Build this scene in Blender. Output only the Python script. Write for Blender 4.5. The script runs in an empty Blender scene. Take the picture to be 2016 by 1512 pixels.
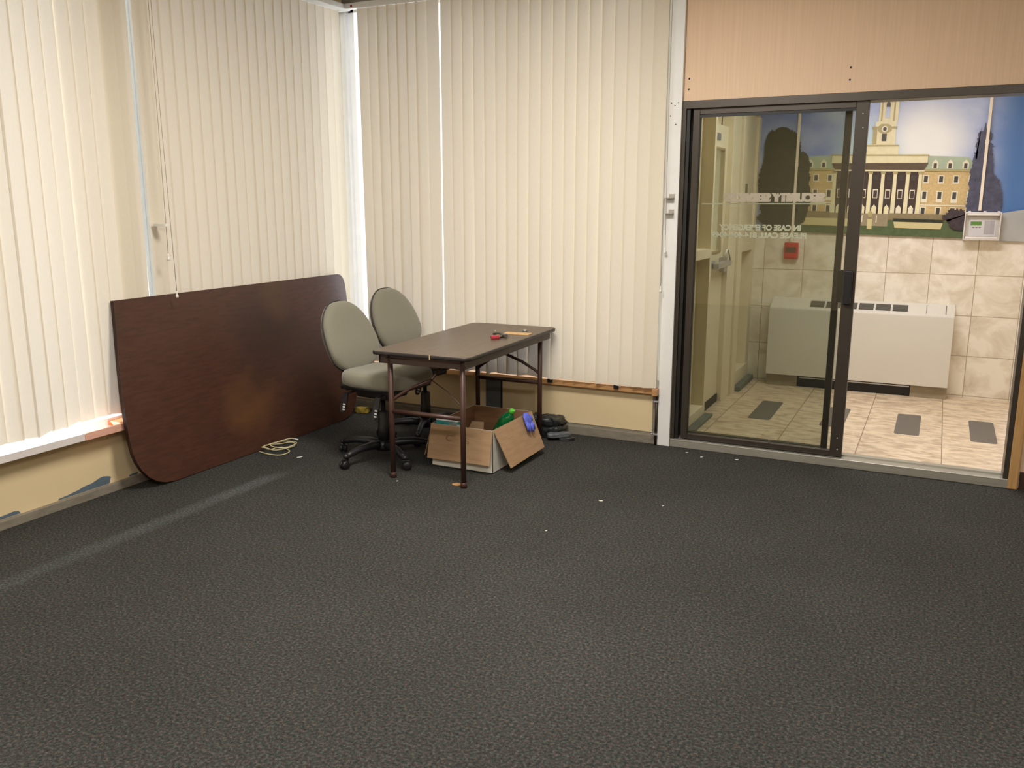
import bpy, bmesh, math, random
from mathutils import Vector, Matrix, noise
random.seed(7)
C = bpy.context.scene.collection
PI = math.pi

# ---------------------------------------------------------------- light levels
VANE_T = .05          # share of light a vane lets through
LAMP_COL, LAMP_V = (1.0, .965, .91), (1.0, .965, .98)
P_A, P_B, P_C, P_V = 96, 84, 92, 39
P_SUN, P_SKY, EXPOSURE = 22.0, 4.6, 0.0

# ---------------------------------------------------------------- materials
def s2l(c):
    return tuple(((v/255)/12.92 if v/255 <= .04045 else (((v/255)+.055)/1.055)**2.4) for v in c)

def mat(name, rgb, rough=.6, metal=0., var=.0, scale=20., bump=0., bscale=None, stretch=(1,1,1), spec=.5, sheen=0., emit=None, estr=0., dark=None):
    """principled material; var mixes a darker/lighter tone by object-space noise; rgb is 0-255 sRGB"""
    m = bpy.data.materials.new(name); m.use_nodes = True
    nt = m.node_tree; b = nt.nodes['Principled BSDF']
    col = s2l(rgb)
    b.inputs['Base Color'].default_value = (*col, 1)
    b.inputs['Roughness'].default_value = rough
    b.inputs['Metallic'].default_value = metal
    b.inputs['Specular IOR Level'].default_value = spec
    if sheen: b.inputs['Sheen Weight'].default_value = sheen
    if emit:
        b.inputs['Emission Color'].default_value = (*s2l(emit), 1); b.inputs['Emission Strength'].default_value = estr
    if var or bump:
        tc = nt.nodes.new('ShaderNodeTexCoord'); mp = nt.nodes.new('ShaderNodeMapping')
        mp.inputs['Scale'].default_value = stretch
        nt.links.new(tc.outputs['Object'], mp.inputs['Vector'])
    if var:
        n = nt.nodes.new('ShaderNodeTexNoise'); n.inputs['Scale'].default_value = scale; n.inputs['Detail'].default_value = 6
        nt.links.new(mp.outputs['Vector'], n.inputs['Vector'])
        r = nt.nodes.new('ShaderNodeValToRGB')
        lo = dark and s2l(dark) or tuple(c*(1-var) for c in col); hi = tuple(min(1, c*(1+var)) for c in col)
        r.color_ramp.elements[0].position = .3; r.color_ramp.elements[1].position = .7
        r.color_ramp.elements[0].color = (*lo, 1); r.color_ramp.elements[1].color = (*hi, 1)
        nt.links.new(n.outputs['Fac'], r.inputs['Fac']); nt.links.new(r.outputs['Color'], b.inputs['Base Color'])
    if bump:
        n2 = nt.nodes.new('ShaderNodeTexNoise'); n2.inputs['Scale'].default_value = bscale or scale; n2.inputs['Detail'].default_value = 4
        nt.links.new(mp.outputs['Vector'], n2.inputs['Vector'])
        bp = nt.nodes.new('ShaderNodeBump'); bp.inputs['Strength'].default_value = bump; bp.inputs['Distance'].default_value = .005
        nt.links.new(n2.outputs['Fac'], bp.inputs['Height']); nt.links.new(bp.outputs['Normal'], b.inputs['Normal'])
    return m

def glass_mat(name, tint, gloss=1.0):
    """thin pane: light passes straight through tinted, with a mirror reflection by fresnel"""
    m = bpy.data.materials.new(name); m.use_nodes = True; nt = m.node_tree; nt.nodes.clear()
    out = nt.nodes.new('ShaderNodeOutputMaterial'); mix = nt.nodes.new('ShaderNodeMixShader')
    tr = nt.nodes.new('ShaderNodeBsdfTransparent'); gl = nt.nodes.new('ShaderNodeBsdfGlossy'); fr = nt.nodes.new('ShaderNodeFresnel')
    ge = nt.nodes.new('ShaderNodeNewGeometry'); mr = nt.nodes.new('ShaderNodeMapRange'); nt.links.new(ge.outputs['Backfacing'], mr.inputs[0])
    mr.inputs[3].default_value = 1.5; mr.inputs[4].default_value = 1/1.5; nt.links.new(mr.outputs[0], fr.inputs['IOR'])   # same reflectance from both sides of the thin pane
    tr.inputs['Color'].default_value = (*tint, 1); gl.inputs['Roughness'].default_value = 0.0
    gl.inputs['Color'].default_value = (gloss, gloss, gloss, 1)
    nt.links.new(fr.outputs[0], mix.inputs[0]); nt.links.new(tr.outputs[0], mix.inputs[1]); nt.links.new(gl.outputs[0], mix.inputs[2])
    nt.links.new(mix.outputs[0], out.inputs[0]); return m

def decal_mat(name, rgb):
    m = bpy.data.materials.new(name); m.use_nodes = True; nt = m.node_tree; nt.nodes.clear()
    out = nt.nodes.new('ShaderNodeOutputMaterial'); mix = nt.nodes.new('ShaderNodeMixShader'); mix.inputs[0].default_value = .5
    d = nt.nodes.new('ShaderNodeBsdfDiffuse'); t = nt.nodes.new('ShaderNodeBsdfTranslucent')
    for n in (d, t): n.inputs['Color'].default_value = (*s2l(rgb), 1)
    nt.links.new(d.outputs[0], mix.inputs[1]); nt.links.new(t.outputs[0], mix.inputs[2]); nt.links.new(mix.outputs[0], out.inputs[0]); return m

def vane_mat():
    m = bpy.data.materials.new('vane_fabric'); m.use_nodes = True; nt = m.node_tree; nt.nodes.clear()
    out = nt.nodes.new('ShaderNodeOutputMaterial'); mix = nt.nodes.new('ShaderNodeMixShader'); mix.inputs[0].default_value = VANE_T
    d = nt.nodes.new('ShaderNodeBsdfDiffuse'); t = nt.nodes.new('ShaderNodeBsdfTranslucent')
    tc = nt.nodes.new('ShaderNodeTexCoord'); mp = nt.nodes.new('ShaderNodeMapping'); mp.inputs['Scale'].default_value = (1, 1, .06)
    n = nt.nodes.new('ShaderNodeTexNoise'); n.inputs['Scale'].default_value = 700; n.inputs['Detail'].default_value = 3
    r = nt.nodes.new('ShaderNodeValToRGB')
    r.color_ramp.elements[0].color = (*s2l((218, 206, 184)), 1); r.color_ramp.elements[1].color = (*s2l((234, 223, 203)), 1)
    nt.links.new(tc.outputs['Object'], mp.inputs[0]); nt.links.new(mp.outputs[0], n.inputs['Vector']); nt.links.new(n.outputs['Fac'], r.inputs[0])
    nt.links.new(r.outputs[0], d.inputs['Color']); t.inputs['Color'].default_value = (*s2l((240, 233, 228)), 1)
    nt.links.new(d.outputs[0], mix.inputs[1]); nt.links.new(t.outputs[0], mix.inputs[2]); nt.links.new(mix.outputs[0], out.inputs[0]); return m

def carpet_mat():
    m = bpy.data.materials.new('carpet'); m.use_nodes = True; nt = m.node_tree; b = nt.nodes['Principled BSDF']
    b.inputs['Roughness'].default_value = .95; b.inputs['Specular IOR Level'].default_value = .12
    tc = nt.nodes.new('ShaderNodeTexCoord')
    def nz(scale, detail=2, rough=.6):
        n = nt.nodes.new('ShaderNodeTexNoise'); n.inputs['Scale'].default_value = scale; n.inputs['Detail'].default_value = detail; n.inputs['Roughness'].default_value = rough
        nt.links.new(tc.outputs['Object'], n.inputs['Vector']); return n
    fine = nz(95, 4, .75); r = nt.nodes.new('ShaderNodeValToRGB'); cr = r.color_ramp
    cr.elements[0].position = .30; cr.elements[0].color = (*s2l((29, 30, 31)), 1)
    cr.elements[1].position = .74; cr.elements[1].color = (*s2l((106, 102, 97)), 1)
    e = cr.elements.new(.5); e.color = (*s2l((61, 60, 59)), 1)
    nt.links.new(fine.outputs['Fac'], r.inputs[0])
    hue = nz(70, 1); r2 = nt.nodes.new('ShaderNodeValToRGB')
    r2.color_ramp.elements[0].position = .38; r2.color_ramp.elements[0].color = (.84, 1.0, .93, 1)
    r2.color_ramp.elements[1].position = .62; r2.color_ramp.elements[1].color = (1.10, .96, .90, 1)
    nt.links.new(hue.outputs['Fac'], r2.inputs[0])
    mx = nt.nodes.new('ShaderNodeMix'); mx.data_type = 'RGBA'; mx.blend_type = 'MULTIPLY'; mx.inputs[0].default_value = 1
    nt.links.new(r.outputs[0], mx.inputs[6]); nt.links.new(r2.outputs[0], mx.inputs[7])
    big = nz(1.3, 4, .6); r3 = nt.nodes.new('ShaderNodeValToRGB')
    r3.color_ramp.elements[0].position = .3; r3.color_ramp.elements[0].color = (.86, .86, .86, 1)
    r3.color_ramp.elements[1].position = .7; r3.color_ramp.elements[1].color = (1.08, 1.08, 1.08, 1)
    nt.links.new(big.outputs['Fac'], r3.inputs[0])
    mx2 = nt.nodes.new('ShaderNodeMix'); mx2.data_type = 'RGBA'; mx2.blend_type = 'MULTIPLY'; mx2.inputs[0].default_value = 1
    nt.links.new(mx.outputs[2], mx2.inputs[6]); nt.links.new(r3.outputs[0], mx2.inputs[7])
    nt.links.new(mx2.outputs[2], b.inputs['Base Color'])
    bp = nt.nodes.new('ShaderNodeBump'); bp.inputs['Strength'].default_value = .8; bp.inputs['Distance'].default_value = .006
    nt.links.new(fine.outputs['Fac'], bp.inputs['Height']); nt.links.new(bp.outputs['Normal'], b.inputs['Normal'])
    return m

def tile_mat(name, axis, sx, sy, off, light, darkc, grout, gw, nscale, stretch, rough=.35):
    """square tiles with grout lines and cloudy stone veining; axis picks which object coords map to the tile plane"""
    m = bpy.data.materials.new(name); m.use_nodes = True; nt = m.node_tree; b = nt.nodes['Principled BSDF']
    b.inputs['Roughness'].default_value = rough
    tc = nt.nodes.new('ShaderNodeTexCoord'); sp = nt.nodes.new('ShaderNodeSeparateXYZ'); nt.links.new(tc.outputs['Object'], sp.inputs[0])
    def line(sock, size, o):
        a = nt.nodes.new('ShaderNodeMath'); a.operation = 'SUBTRACT'; nt.links.new(sock, a.inputs[0]); a.inputs[1].default_value = o
        d = nt.nodes.new('ShaderNodeMath'); d.operation = 'DIVIDE'; nt.links.new(a.outputs[0], d.inputs[0]); d.inputs[1].default_value = size
        w = nt.nodes.new('ShaderNodeMath'); w.operation = 'PINGPONG'; nt.links.new(d.outputs[0], w.inputs[0]); w.inputs[1].default_value = .5
        l = nt.nodes.new('ShaderNodeMath'); l.operation = 'LESS_THAN'; nt.links.new(w.outputs[0], l.inputs[0]); l.inputs[1].default_value = gw/size/2
        f = nt.nodes.new('ShaderNodeMath'); f.operation = 'FLOOR'; nt.links.new(d.outputs[0], f.inputs[0])
        return l.outputs[0], f.outputs[0]
    lx, fx = line(sp.outputs[axis[0]], sx, off[0]); ly, fy = line(sp.outputs[axis[1]], sy, off[1])
    mxl = nt.nodes.new('ShaderNodeMath'); mxl.operation = 'MAXIMUM'; nt.links.new(lx, mxl.inputs[0]); nt.links.new(ly, mxl.inputs[1])
    # shift the veining per tile
    cb = nt.nodes.new('ShaderNodeCombineXYZ'); nt.links.new(fx, cb.inputs[0]); nt.links.new(fy, cb.inputs[1])
    sc = nt.nodes.new('ShaderNodeVectorMath'); sc.operation = 'MULTIPLY'; nt.links.new(cb.outputs[0], sc.inputs[0]); sc.inputs[1].default_value = (3.7, 5.3, 1)
    mp = nt.nodes.new('ShaderNodeMapping'); mp.inputs['Scale'].default_value = stretch; nt.links.new(tc.outputs['Object'], mp.inputs[0])
    ad = nt.nodes.new('ShaderNodeVectorMath'); ad.operation = 'ADD'; nt.links.new(mp.outputs[0], ad.inputs[0]); nt.links.new(sc.outputs[0], ad.inputs[1])
    n = nt.nodes.new('ShaderNodeTexNoise'); n.inputs['Scale'].default_value = nscale; n.inputs['Detail'].default_value = 8; n.inputs['Roughness'].default_value = .62; n.inputs['Distortion'].default_value = .6
    nt.links.new(ad.outputs[0], n.inputs['Vector'])
    r = nt.nodes.new('ShaderNodeValToRGB'); r.color_ramp.elements[0].position = .32; r.color_ramp.elements[1].position = .58
    r.color_ramp.elements[0].color = (*s2l(darkc), 1); r.color_ramp.elements[1].color = (*s2l(light), 1)
    nt.links.new(n.outputs['Fac'], r.inputs[0])
    mx = nt.nodes.new('ShaderNodeMix'); mx.data_type = 'RGBA'; nt.links.new(mxl.outputs[0], mx.inputs[0]); nt.links.new(r.outputs[0], mx.inputs[6]); mx.inputs[7].default_value = (*s2l(grout), 1)
    nt.links.new(mx.outputs[2], b.inputs['Base Color']); return m

def wood_mat(name, a, bcol, scale, stretch, rough=.45, patch=None):
    m = bpy.data.materials.new(name); m.use_nodes = True; nt = m.node_tree; b = nt.nodes['Principled BSDF']
    b.inputs['Roughness'].default_value = rough
    tc = nt.nodes.new('ShaderNodeTexCoord'); mp = nt.nodes.new('ShaderNodeMapping'); mp.inputs['Scale'].default_value = stretch
    nt.links.new(tc.outputs['Object'], mp.inputs[0])
    n = nt.nodes.new('ShaderNodeTexNoise'); n.inputs['Scale'].default_value = scale; n.inputs['Detail'].default_value = 8; n.inputs['Roughness'].default_value = .65
    nt.links.new(mp.outputs[0], n.inputs['Vector'])
    r = nt.nodes.new('ShaderNodeValToRGB'); r.color_ramp.elements[0].position = .3; r.color_ramp.elements[1].position = .7
    r.color_ramp.elements[0].color = (*s2l(a), 1); r.color_ramp.elements[1].color = (*s2l(bcol), 1)
    nt.links.new(n.outputs['Fac'], r.inputs[0]); last = r.outputs[0]
    if patch:                                                    # worn blotches of the finish
        for (x, y, z, rad, colr, amt) in patch:
            d = nt.nodes.new('ShaderNodeVectorMath'); d.operation = 'DISTANCE'; d.inputs[1].default_value = (x, y, z)
            wn = nt.nodes.new('ShaderNodeTexNoise'); wn.inputs['Scale'].default_value = 4; wn.inputs['Detail'].default_value = 5
            nt.links.new(tc.outputs['Object'], wn.inputs['Vector'])
            s = nt.nodes.new('ShaderNodeVectorMath'); s.operation = 'MULTIPLY_ADD'; s.inputs[1].default_value = (.35, .35, .35)
            nt.links.new(wn.outputs['Color'], s.inputs[0]); nt.links.new(tc.outputs['Object'], s.inputs[2])
            o = nt.nodes.new('ShaderNodeVectorMath'); o.operation = 'SUBTRACT'; nt.links.new(s.outputs[0], o.inputs[0]); o.inputs[1].default_value = (.175, .175, .175)
            nt.links.new(o.outputs[0], d.inputs[0])
            mr = nt.nodes.new('ShaderNodeMapRange'); mr.inputs[1].default_value = rad; mr.inputs[2].default_value = rad*.35; mr.inputs[3].default_value = 0; mr.inputs[4].default_value = amt
            nt.links.new(d.outputs['Value'], mr.inputs[0])
            mx = nt.nodes.new('ShaderNodeMix'); mx.data_type = 'RGBA'; nt.links.new(mr.outputs[0], mx.inputs[0]); nt.links.new(last, mx.inputs[6]); mx.inputs[7].default_value = (*s2l(colr), 1)
            last = mx.outputs[2]
    nt.links.new(last, b.inputs['Base Color']); return m

# ---------------------------------------------------------------- geometry helpers
class MB:
    """collects shapes; build() links them as ONE mesh object"""
    def __init__(s): s.bm = bmesh.new()
    def _put(s, verts, faces, mi=0, T=None):
        vs = [s.bm.verts.new(T @ Vector(v) if T else v) for v in verts]; out = []
        for f in faces:
            try:
                fc = s.bm.faces.new([vs[i] for i in f]); fc.material_index = mi; out.append(fc)
            except ValueError: pass
        return vs, out
    def box(s, x0, x1, y0, y1, z0, z1, bev=0., mi=0, T=None, seg=2):
        v = [(x, y, z) for x in (x0, x1) for y in (y0, y1) for z in (z0, z1)]
        f = [(0,1,3,2),(4,6,7,5),(0,4,5,1),(2,3,7,6),(0,2,6,4),(1,5,7,3)]
        vs, fs = s._put(v, f, mi, T)
        if bev > 0:
            es = list({e for fc in fs for e in fc.edges})
            r = bmesh.ops.bevel(s.bm, geom=es, offset=bev, segments=seg, affect='EDGES', profile=.5)
            for fc in r['faces']: fc.material_index = mi
        return s
    def tube(s, pts, r, seg=10, mi=0, closed=False, caps=True):
        pts = [Vector(p) for p in pts]; n = len(pts); rr = r if isinstance(r, (list, tuple)) else [r]*n; rings = []; prev = None
        for i, p in enumerate(pts):
            if closed: t = (pts[(i+1) % n]-pts[i-1])
            else: t = (pts[min(i+1, n-1)]-pts[max(i-1, 0)])
            t = t.normalized() if t.length > 1e-9 else Vector((0, 0, 1))
            if prev is None:
                u = t.cross(Vector((0, 0, 1)));
                if u.length < 1e-3: u = t.cross(Vector((1, 0, 0)))
            else:
                u = prev - t*prev.dot(t)
            u.normalize(); w = t.cross(u); prev = u
            rings.append([s.bm.verts.new(p+rr[i]*(math.cos(2*PI*k/seg)*u+math.sin(2*PI*k/seg)*w)) for k in range(seg)])
        for i in range(n if closed else n-1):
            a, b = rings[i], rings[(i+1) % n]
            for k in range(seg):
                f = s.bm.faces.new((a[k], a[(k+1) % seg], b[(k+1) % seg], b[k])); f.material_index = mi; f.smooth = True
        if caps and not closed:
            for rg in (rings[0], rings[-1]):
                try: s.bm.faces.new(rg).material_index = mi
                except ValueError: pass
        return s
    def lathe(s, prof, seg=24, mi=0, T=None):
        """prof = [(r,z)] around local z"""
        rings = []
        for r, z in prof:
            if r < 1e-6: rings.append([s.bm.verts.new(T @ Vector((0, 0, z)) if T else (0, 0, z))])
            else: rings.append([s.bm.verts.new((T @ Vector((r*math.cos(2*PI*k/seg), r*math.sin(2*PI*k/seg), z))) if T else (r*math.cos(2*PI*k/seg), r*math.sin(2*PI*k/seg), z)) for k in range(seg)])
        for a, b in zip(rings, rings[1:]):
            for k in range(seg):
                k2 = (k+1) % seg
                if len(a) == 1 and len(b) == 1: continue
                vs = (a[0], b[k2], b[k]) if len(a) == 1 else ((a[k], a[k2], b[0]) if len(b) == 1 else (a[k], a[k2], b[k2], b[k]))
                f = s.bm.faces.new(vs); f.material_index = mi; f.smooth = True
        return s
    def prism(s, poly, d0, d1, fn, mi=0):
        """extrude a 2D polygon; fn(u,v,d) -> 3D point"""
        n = len(poly)
        a = [s.bm.verts.new(fn(u, v, d0)) for u, v in poly]; b = [s.bm.verts.new(fn(u, v, d1)) for u, v in poly]
        for f in (a, b[::-1]):
            s.bm.faces.new(f).material_index = mi
        for i in range(n):
            s.bm.faces.new((a[i], b[i], b[(i+1) % n], a[(i+1) % n])).material_index = mi
        return s
    def face(s, pts, mi=0):
        f = s.bm.faces.new([s.bm.verts.new(p) for p in pts]); f.material_index = mi; return s
    def pillow(s, outline, prof, fn, mi=0):
        """closed soft slab: outline [(u,v)] about its centre, prof [(scale, depth)] from back to front"""
        n = len(outline); rings = []
        for sc, d in prof: rings.append([s.bm.verts.new(fn(u*sc, v*sc, d)) for u, v in outline])
        for a, b in zip(rings, rings[1:]):
            for k in range(n):
                f = s.bm.faces.new((a[k], a[(k+1) % n], b[(k+1) % n], b[k])); f.material_index = mi; f.smooth = True
        for rg, (sc, d) in ((rings[0], prof[0]), (rings[-1], prof[-1])):
            c = s.bm.verts.new(fn(0, 0, d))
            for k in range(n):
                f = s.bm.faces.new((rg[k], rg[(k+1) % n], c)); f.material_index = mi; f.smooth = True
        return s
    def build(s, name, m, parent=None, smooth=False, loc=None):
        bmesh.ops.remove_doubles(s.bm, verts=s.bm.verts, dist=1e-6)
        bmesh.ops.recalc_face_normals(s.bm, faces=s.bm.faces)
        me = bpy.data.meshes.new(name); s.bm.to_mesh(me); s.bm.free()
        for mm in (m if isinstance(m, (list, tuple)) else [m]): me.materials.append(mm)
        if smooth:
            for p in me.polygons: p.use_smooth = True
        o = bpy.data.objects.new(name, me); C.objects.link(o)
        if parent: o.parent = parent
        if loc: o.location = loc
        return o

def tag(o, label, cat, group=None, kind=None):
    o['label'] = label; o['category'] = cat
    if group: o['group'] = group
    if kind: o['kind'] = kind
    return o
def thing(name, label, cat, loc=(0, 0, 0), rz=0., group=None, kind=None):
    o = bpy.data.objects.new(name, None); C.objects.link(o); o.location = loc; o.rotation_euler = (0, 0, rz)
    o.empty_display_size = .05
    return tag(o, label, cat, group, kind)
def struct(o, label, cat):
    return tag(o, label, cat, None, 'structure')

def text_mesh(body, x0, x1, z0, z1, y, name, m, parent, mirror=True, bold=.018, thick=.0004):
    cu = bpy.data.curves.new(name, 'FONT'); cu.body = body; cu.offset = bold; cu.resolution_u = 3
    ob = bpy.data.objects.new(name, cu); C.objects.link(ob)
    bpy.context.view_layer.update()
    me = bpy.data.meshes.new_from_object(ob.evaluated_get(bpy.context.evaluated_depsgraph_get()))
    bpy.data.objects.remove(ob); bpy.data.curves.remove(cu)
    xs = [v.co.x for v in me.vertices]; ys = [v.co.y for v in me.vertices]
    ax, bx, ay, by = min(xs), max(xs), min(ys), max(ys)
    for v in me.vertices:
        u = (v.co.x-ax)/(bx-ax); w = (v.co.y-ay)/(by-ay)
        v.co = (x1-(x1-x0)*u if mirror else x0+(x1-x0)*u, y, z0+(z1-z0)*w)
    me.materials.clear(); me.materials.append(m)
    o = bpy.data.objects.new(name, me); C.objects.link(o)
    if parent: o.parent = parent
    return o

def superellipse(a, b, n=3., N=40, taper=0.):
    out = []
    for k in range(N):
        t = 2*PI*k/N; c, s_ = math.cos(t), math.sin(t)
        u = a*math.copysign(abs(c)**(2/n), c); v = b*math.copysign(abs(s_)**(2/n), s_)
        out.append((u*(1-taper*v/b), v))
    return out
# ---------------------------------------------------------------- material set
M_alu = mat('brushed_aluminium', (205, 205, 210), .38, .85, var=.05, scale=60, stretch=(1, 1, .02))
M_alupaint = mat('painted_white_metal', (232, 230, 226), .4, .0, var=.03, scale=8)
M_greymetal = mat('dull_grey_metal', (138, 130, 116), .55, .15, var=.16, scale=14, stretch=(1, 1, 3))
M_sillmetal = mat('threshold_aluminium', (176, 172, 160), .4, .55, var=.08, scale=30, stretch=(.1, 4, 4))
M_cream = mat('cream_panel_paint', (222, 200, 158), .7, var=.035, scale=3)
M_blue = mat('old_blue_paint', (88, 104, 116), .8, var=.12, scale=25)
M_vinyl = mat('tan_vinyl_wallcovering', (234, 202, 170), .65, var=.05, scale=90, stretch=(1, 1, .02), bump=.15, bscale=90)
M_roomwall = mat('beige_room_paint', (206, 186, 152), .8, var=.02, scale=2)
M_ceil = mat('white_ceiling_tile', (225, 222, 212), .9, var=.05, scale=60)
M_bronze = mat('dark_bronze_metal', (76, 69, 62), .35, .5, var=.06, scale=8)
M_bronzeblk = mat('black_gasket', (24, 22, 20), .5)
M_pink = mat('pinkish_wood_strip', (226, 172, 150), .55, var=.06, scale=20, stretch=(3, .3, 3))
M_orange = mat('orange_wood_strip', (232, 138, 92), .5, var=.08, scale=18, stretch=(3, .3, 3))
M_tan = wood_mat('light_wood_strip', (168, 122, 78), (198, 152, 104), 12, (.6, 8, 8))
M_trimwood = wood_mat('door_trim_wood', (170, 128, 78), (200, 158, 104), 10, (10, 10, .5))
M_black = mat('black_plastic', (22, 22, 24), .45)
M_brownbase = mat('brown_baseboard_vinyl', (58, 36, 26), .5)
M_plastic = mat('white_plastic', (232, 228, 218), .35)
M_tray = mat('milky_plastic_tray', (224, 216, 212), .25, var=.06, scale=12)
M_cord = mat('beaded_cord', (176, 160, 132), .5)
M_glass = glass_mat('window_glass', (.96, .98, .98))
M_tint = glass_mat('bronze_tinted_glass', (.83, .845, .805))
M_decal = decal_mat('white_vinyl_lettering', (240, 224, 218))
M_decal2 = decal_mat('white_vinyl_small_lettering', (244, 243, 230))
M_vane = vane_mat()
M_carpet = carpet_mat()
M_walltile = tile_mat('marbled_wall_tile', (0, 2), .3265, .3235, (4.229, .0155), (242, 235, 223), (208, 195, 175), (176, 162, 140), .006, 4.2, (1, 1, 1.2), .3)
M_floortile = tile_mat('veined_floor_tile', (0, 1), .491, .56, (3.105, .235), (226, 208, 182), (176, 152, 126), (146, 124, 100), .006, 8, (1, 2.0, 1), .45)
M_vbeige = mat('beige_frame_paint', (230, 219, 194), .55, var=.03, scale=4)
M_vbeige2 = mat('beige_panel_paint', (216, 203, 174), .6, var=.04, scale=3)
M_whitefoil = mat('white_trim_strip', (236, 230, 220), .4)

# ---------------------------------------------------------------- room shell
RX, RY, RZ = 7.2, -8.0, 3.0
o = MB().box(0, RX, RY, 0, -.1, 0).build('floor', M_carpet); struct(o, 'dark grey speckled carpet of the room', 'carpet')
o = MB().box(-.2, RX+.1, RY-.1, .12, RZ, RZ+.1).build('ceiling', M_ceil); struct(o, 'white ceiling over the carpeted room', 'ceiling')
WL = thing('wall_left', 'cream wall under and around the left windows, paint peeling at its foot', 'wall', kind='structure')
MB().box(-.1, 0, RY, 0, .045, .345).box(-.1, 0, RY, -5.2, .345, RZ).box(-.1, 0, -5.2, .1, 2.9, RZ).box(-.1, 0, RY, 0, -.1, .045).build('panel', M_cream, WL)
pk = MB()
for poly in ([(-2.56,.046),(-2.558,.056),(-2.535,.060),(-2.50,.064),(-2.47,.071),(-2.44,.077),(-2.415,.088),(-2.39,.094),(-2.36,.096),(-2.335,.108),(-2.30,.124),(-2.28,.124),(-2.25,.112),(-2.235,.098),(-2.24,.088),(-2.25,.046)],
             [(-2.98,.046),(-2.96,.062),(-2.90,.066),(-2.83,.074),(-2.80,.078),(-2.775,.070),(-2.765,.046)],
             [(-2.118,.046),(-2.118,.060),(-2.10,.064),(-2.06,.064),(-2.06,.046)]):
    pk.prism([(a, .046+(b-.046)*.62) for a, b in poly], .0003, .0012, lambda u, v, d: (d, u, v))
pk.build('peeled_patch', M_blue, WL)['label'] = 'patch of old blue paint where the cream paint has peeled'
o = MB().box(0, .028, RY, 0, 0, .044, .002).build('baseboard_left', M_greymetal); struct(o, 'dull grey metal base strip along the foot of the left wall', 'baseboard')
WB = thing('wall_back', 'back wall with tan vinyl covering above the door and cream panel below the blinds', 'wall', kind='structure')
MB().box(.0, 2.372, 0, .1, .074, .345).build('panel', M_cream, WB)['label'] = 'cream panel under the back window'
MB().box(-.1, 2.5, .004, .1, -.1, .074).box(-.1, 2.5, .004, .12, 2.9, RZ).build('framing', M_greymetal, WB)
MB().box(2.36, 2.42, .006, .1, .05, 2.9).build('jamb', M_alupaint, WB)
MB().box(2.5, RX, 0, .12, 2.142, RZ).box(4.455, RX, 0, .12, -.1, 2.142).build('vinyl_covering', M_vinyl, WB)['label'] = 'tan ribbed vinyl wall covering above the sliding door'
for hx, hz in ((2.528, 2.271), (2.527, 2.211), (3.43, 2.279), (3.43, 2.213)):
    MB().lathe([(0, .0006), (.0055, .0006), (.0055, -.002)], 10, T=Matrix.Translation((hx, -.0005, hz)) @ Matrix.Rotation(PI/2, 4, 'X')).build('screw_hole', M_bronzeblk, WB)
MB().box(1.147, 1.262, -.012, 0, .06, .345, .001).build('mullion', mat('slate_grey_metal', (96, 98, 96), .5, .2), WB)['label'] = 'slate grey metal upright between two cream panels'
MB().box(1.264, 1.274, -.006, 0, .06, .345).build('joint_strip', M_bronzeblk, WB)
MB().box(-.1, .024, .004, .1, .345, 2.9).build('corner_post', M_alupaint, WB)
MB().box(2.372, 2.418, -.004, .0, .02, .345, .001).build('edge_strip', M_greymetal, WB)
o = MB().box(0, 2.418, -.02, .004, 0, .058, .002).build('baseboard_back', M_greymetal); struct(o, 'dull grey metal base strip under the back window panel', 'baseboard')
o = MB().box(4.47, RX, -.012, 0, 0, .098, .002).build('baseboard_right', M_brownbase); struct(o, 'dark brown vinyl baseboard right of the sliding door', 'baseboard')
o = MB().box(4.415, 4.462, -.028, .02, 0, 2.15, .003).build('trim_2', M_trimwood); struct(o, 'narrow wooden casing at the right jamb of the sliding door', 'door trim')
o = MB().box(RX, RX+.1, RY, .12, -.1, RZ).build('wall_right', M_roomwall); struct(o, 'plain beige wall on the right of the room', 'wall')
o = MB().box(-.1, RX+.1, RY-.1, RY, -.1, RZ).build('wall_front', M_roomwall); struct(o, 'plain beige wall behind the viewer', 'wall')
# aluminium post between window and door
T1 = thing('trim_1', 'tall pale aluminium post between the back window and the sliding door', 'post', kind='structure')
MB().box(2.418, 2.498, -.03, .12, 0, RZ, .002).build('post', M_alupaint, T1)
for sx, sz in ((2.464, 2.009), (2.434, 2.134), (2.455, 2.118), (2.476, 2.134), (2.43, 2.06)):
    MB().lathe([(0, .0012), (.0035, .0008), (.004, 0)], 10, T=Matrix.Translation((sx, -.0302, sz)) @ Matrix.Rotation(PI/2, 4, 'X')).build('screw', M_bronzeblk, T1)
# exterior concrete pier outside the left windows, added unseen to shade the farther blind
o = MB().box(-1.75, -.13, -2.24, -1.93, -.4, 5.2).build('sun_blocker', mat('blocker_concrete', (150, 145, 138), .9, var=.1, scale=6)); struct(o, 'concrete pier added out of view between the left windows to cut sun and sky', 'blocker')

# ---------------------------------------------------------------- windows (panes, frames, sills)
def window(name, label, axis, a0, a1, sillmat, sill_label, sill):
    w = thing(name, label, 'window', kind='structure'); f = MB(); p = MB(); zb, zt = .40, 2.90
    def bx(mb, u0, u1, d0, d1, z0, z1, b=.002):
        if axis == 'x': mb.box(d0, d1, u0, u1, z0, z1, b)
        else: mb.box(u0, u1, -d1, -d0, z0, z1, b)
    bx(f, a0, a1, -.085, -.02, .345, zb); bx(f, a0, a1, -.085, -.02, zt-.04, zt)
    sw = .03 if axis == 'x' else .045; bx(f, a0, a0+sw, -.085, -.02, zb, zt); bx(f, a1-sw, a1, -.085, -.02, zb, zt)
    f.build('frame', M_alupaint, w); bx(p, a0+sw, a1-sw, -.058, -.052, zb, zt-.04, 0); p.build('pane', M_glass, w)
    s = MB()
    for args in sill: bx(s, *args)
    so = s.build('sill', sillmat, w)
    if sill_label: so['label'] = sill_label
    return w
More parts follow.
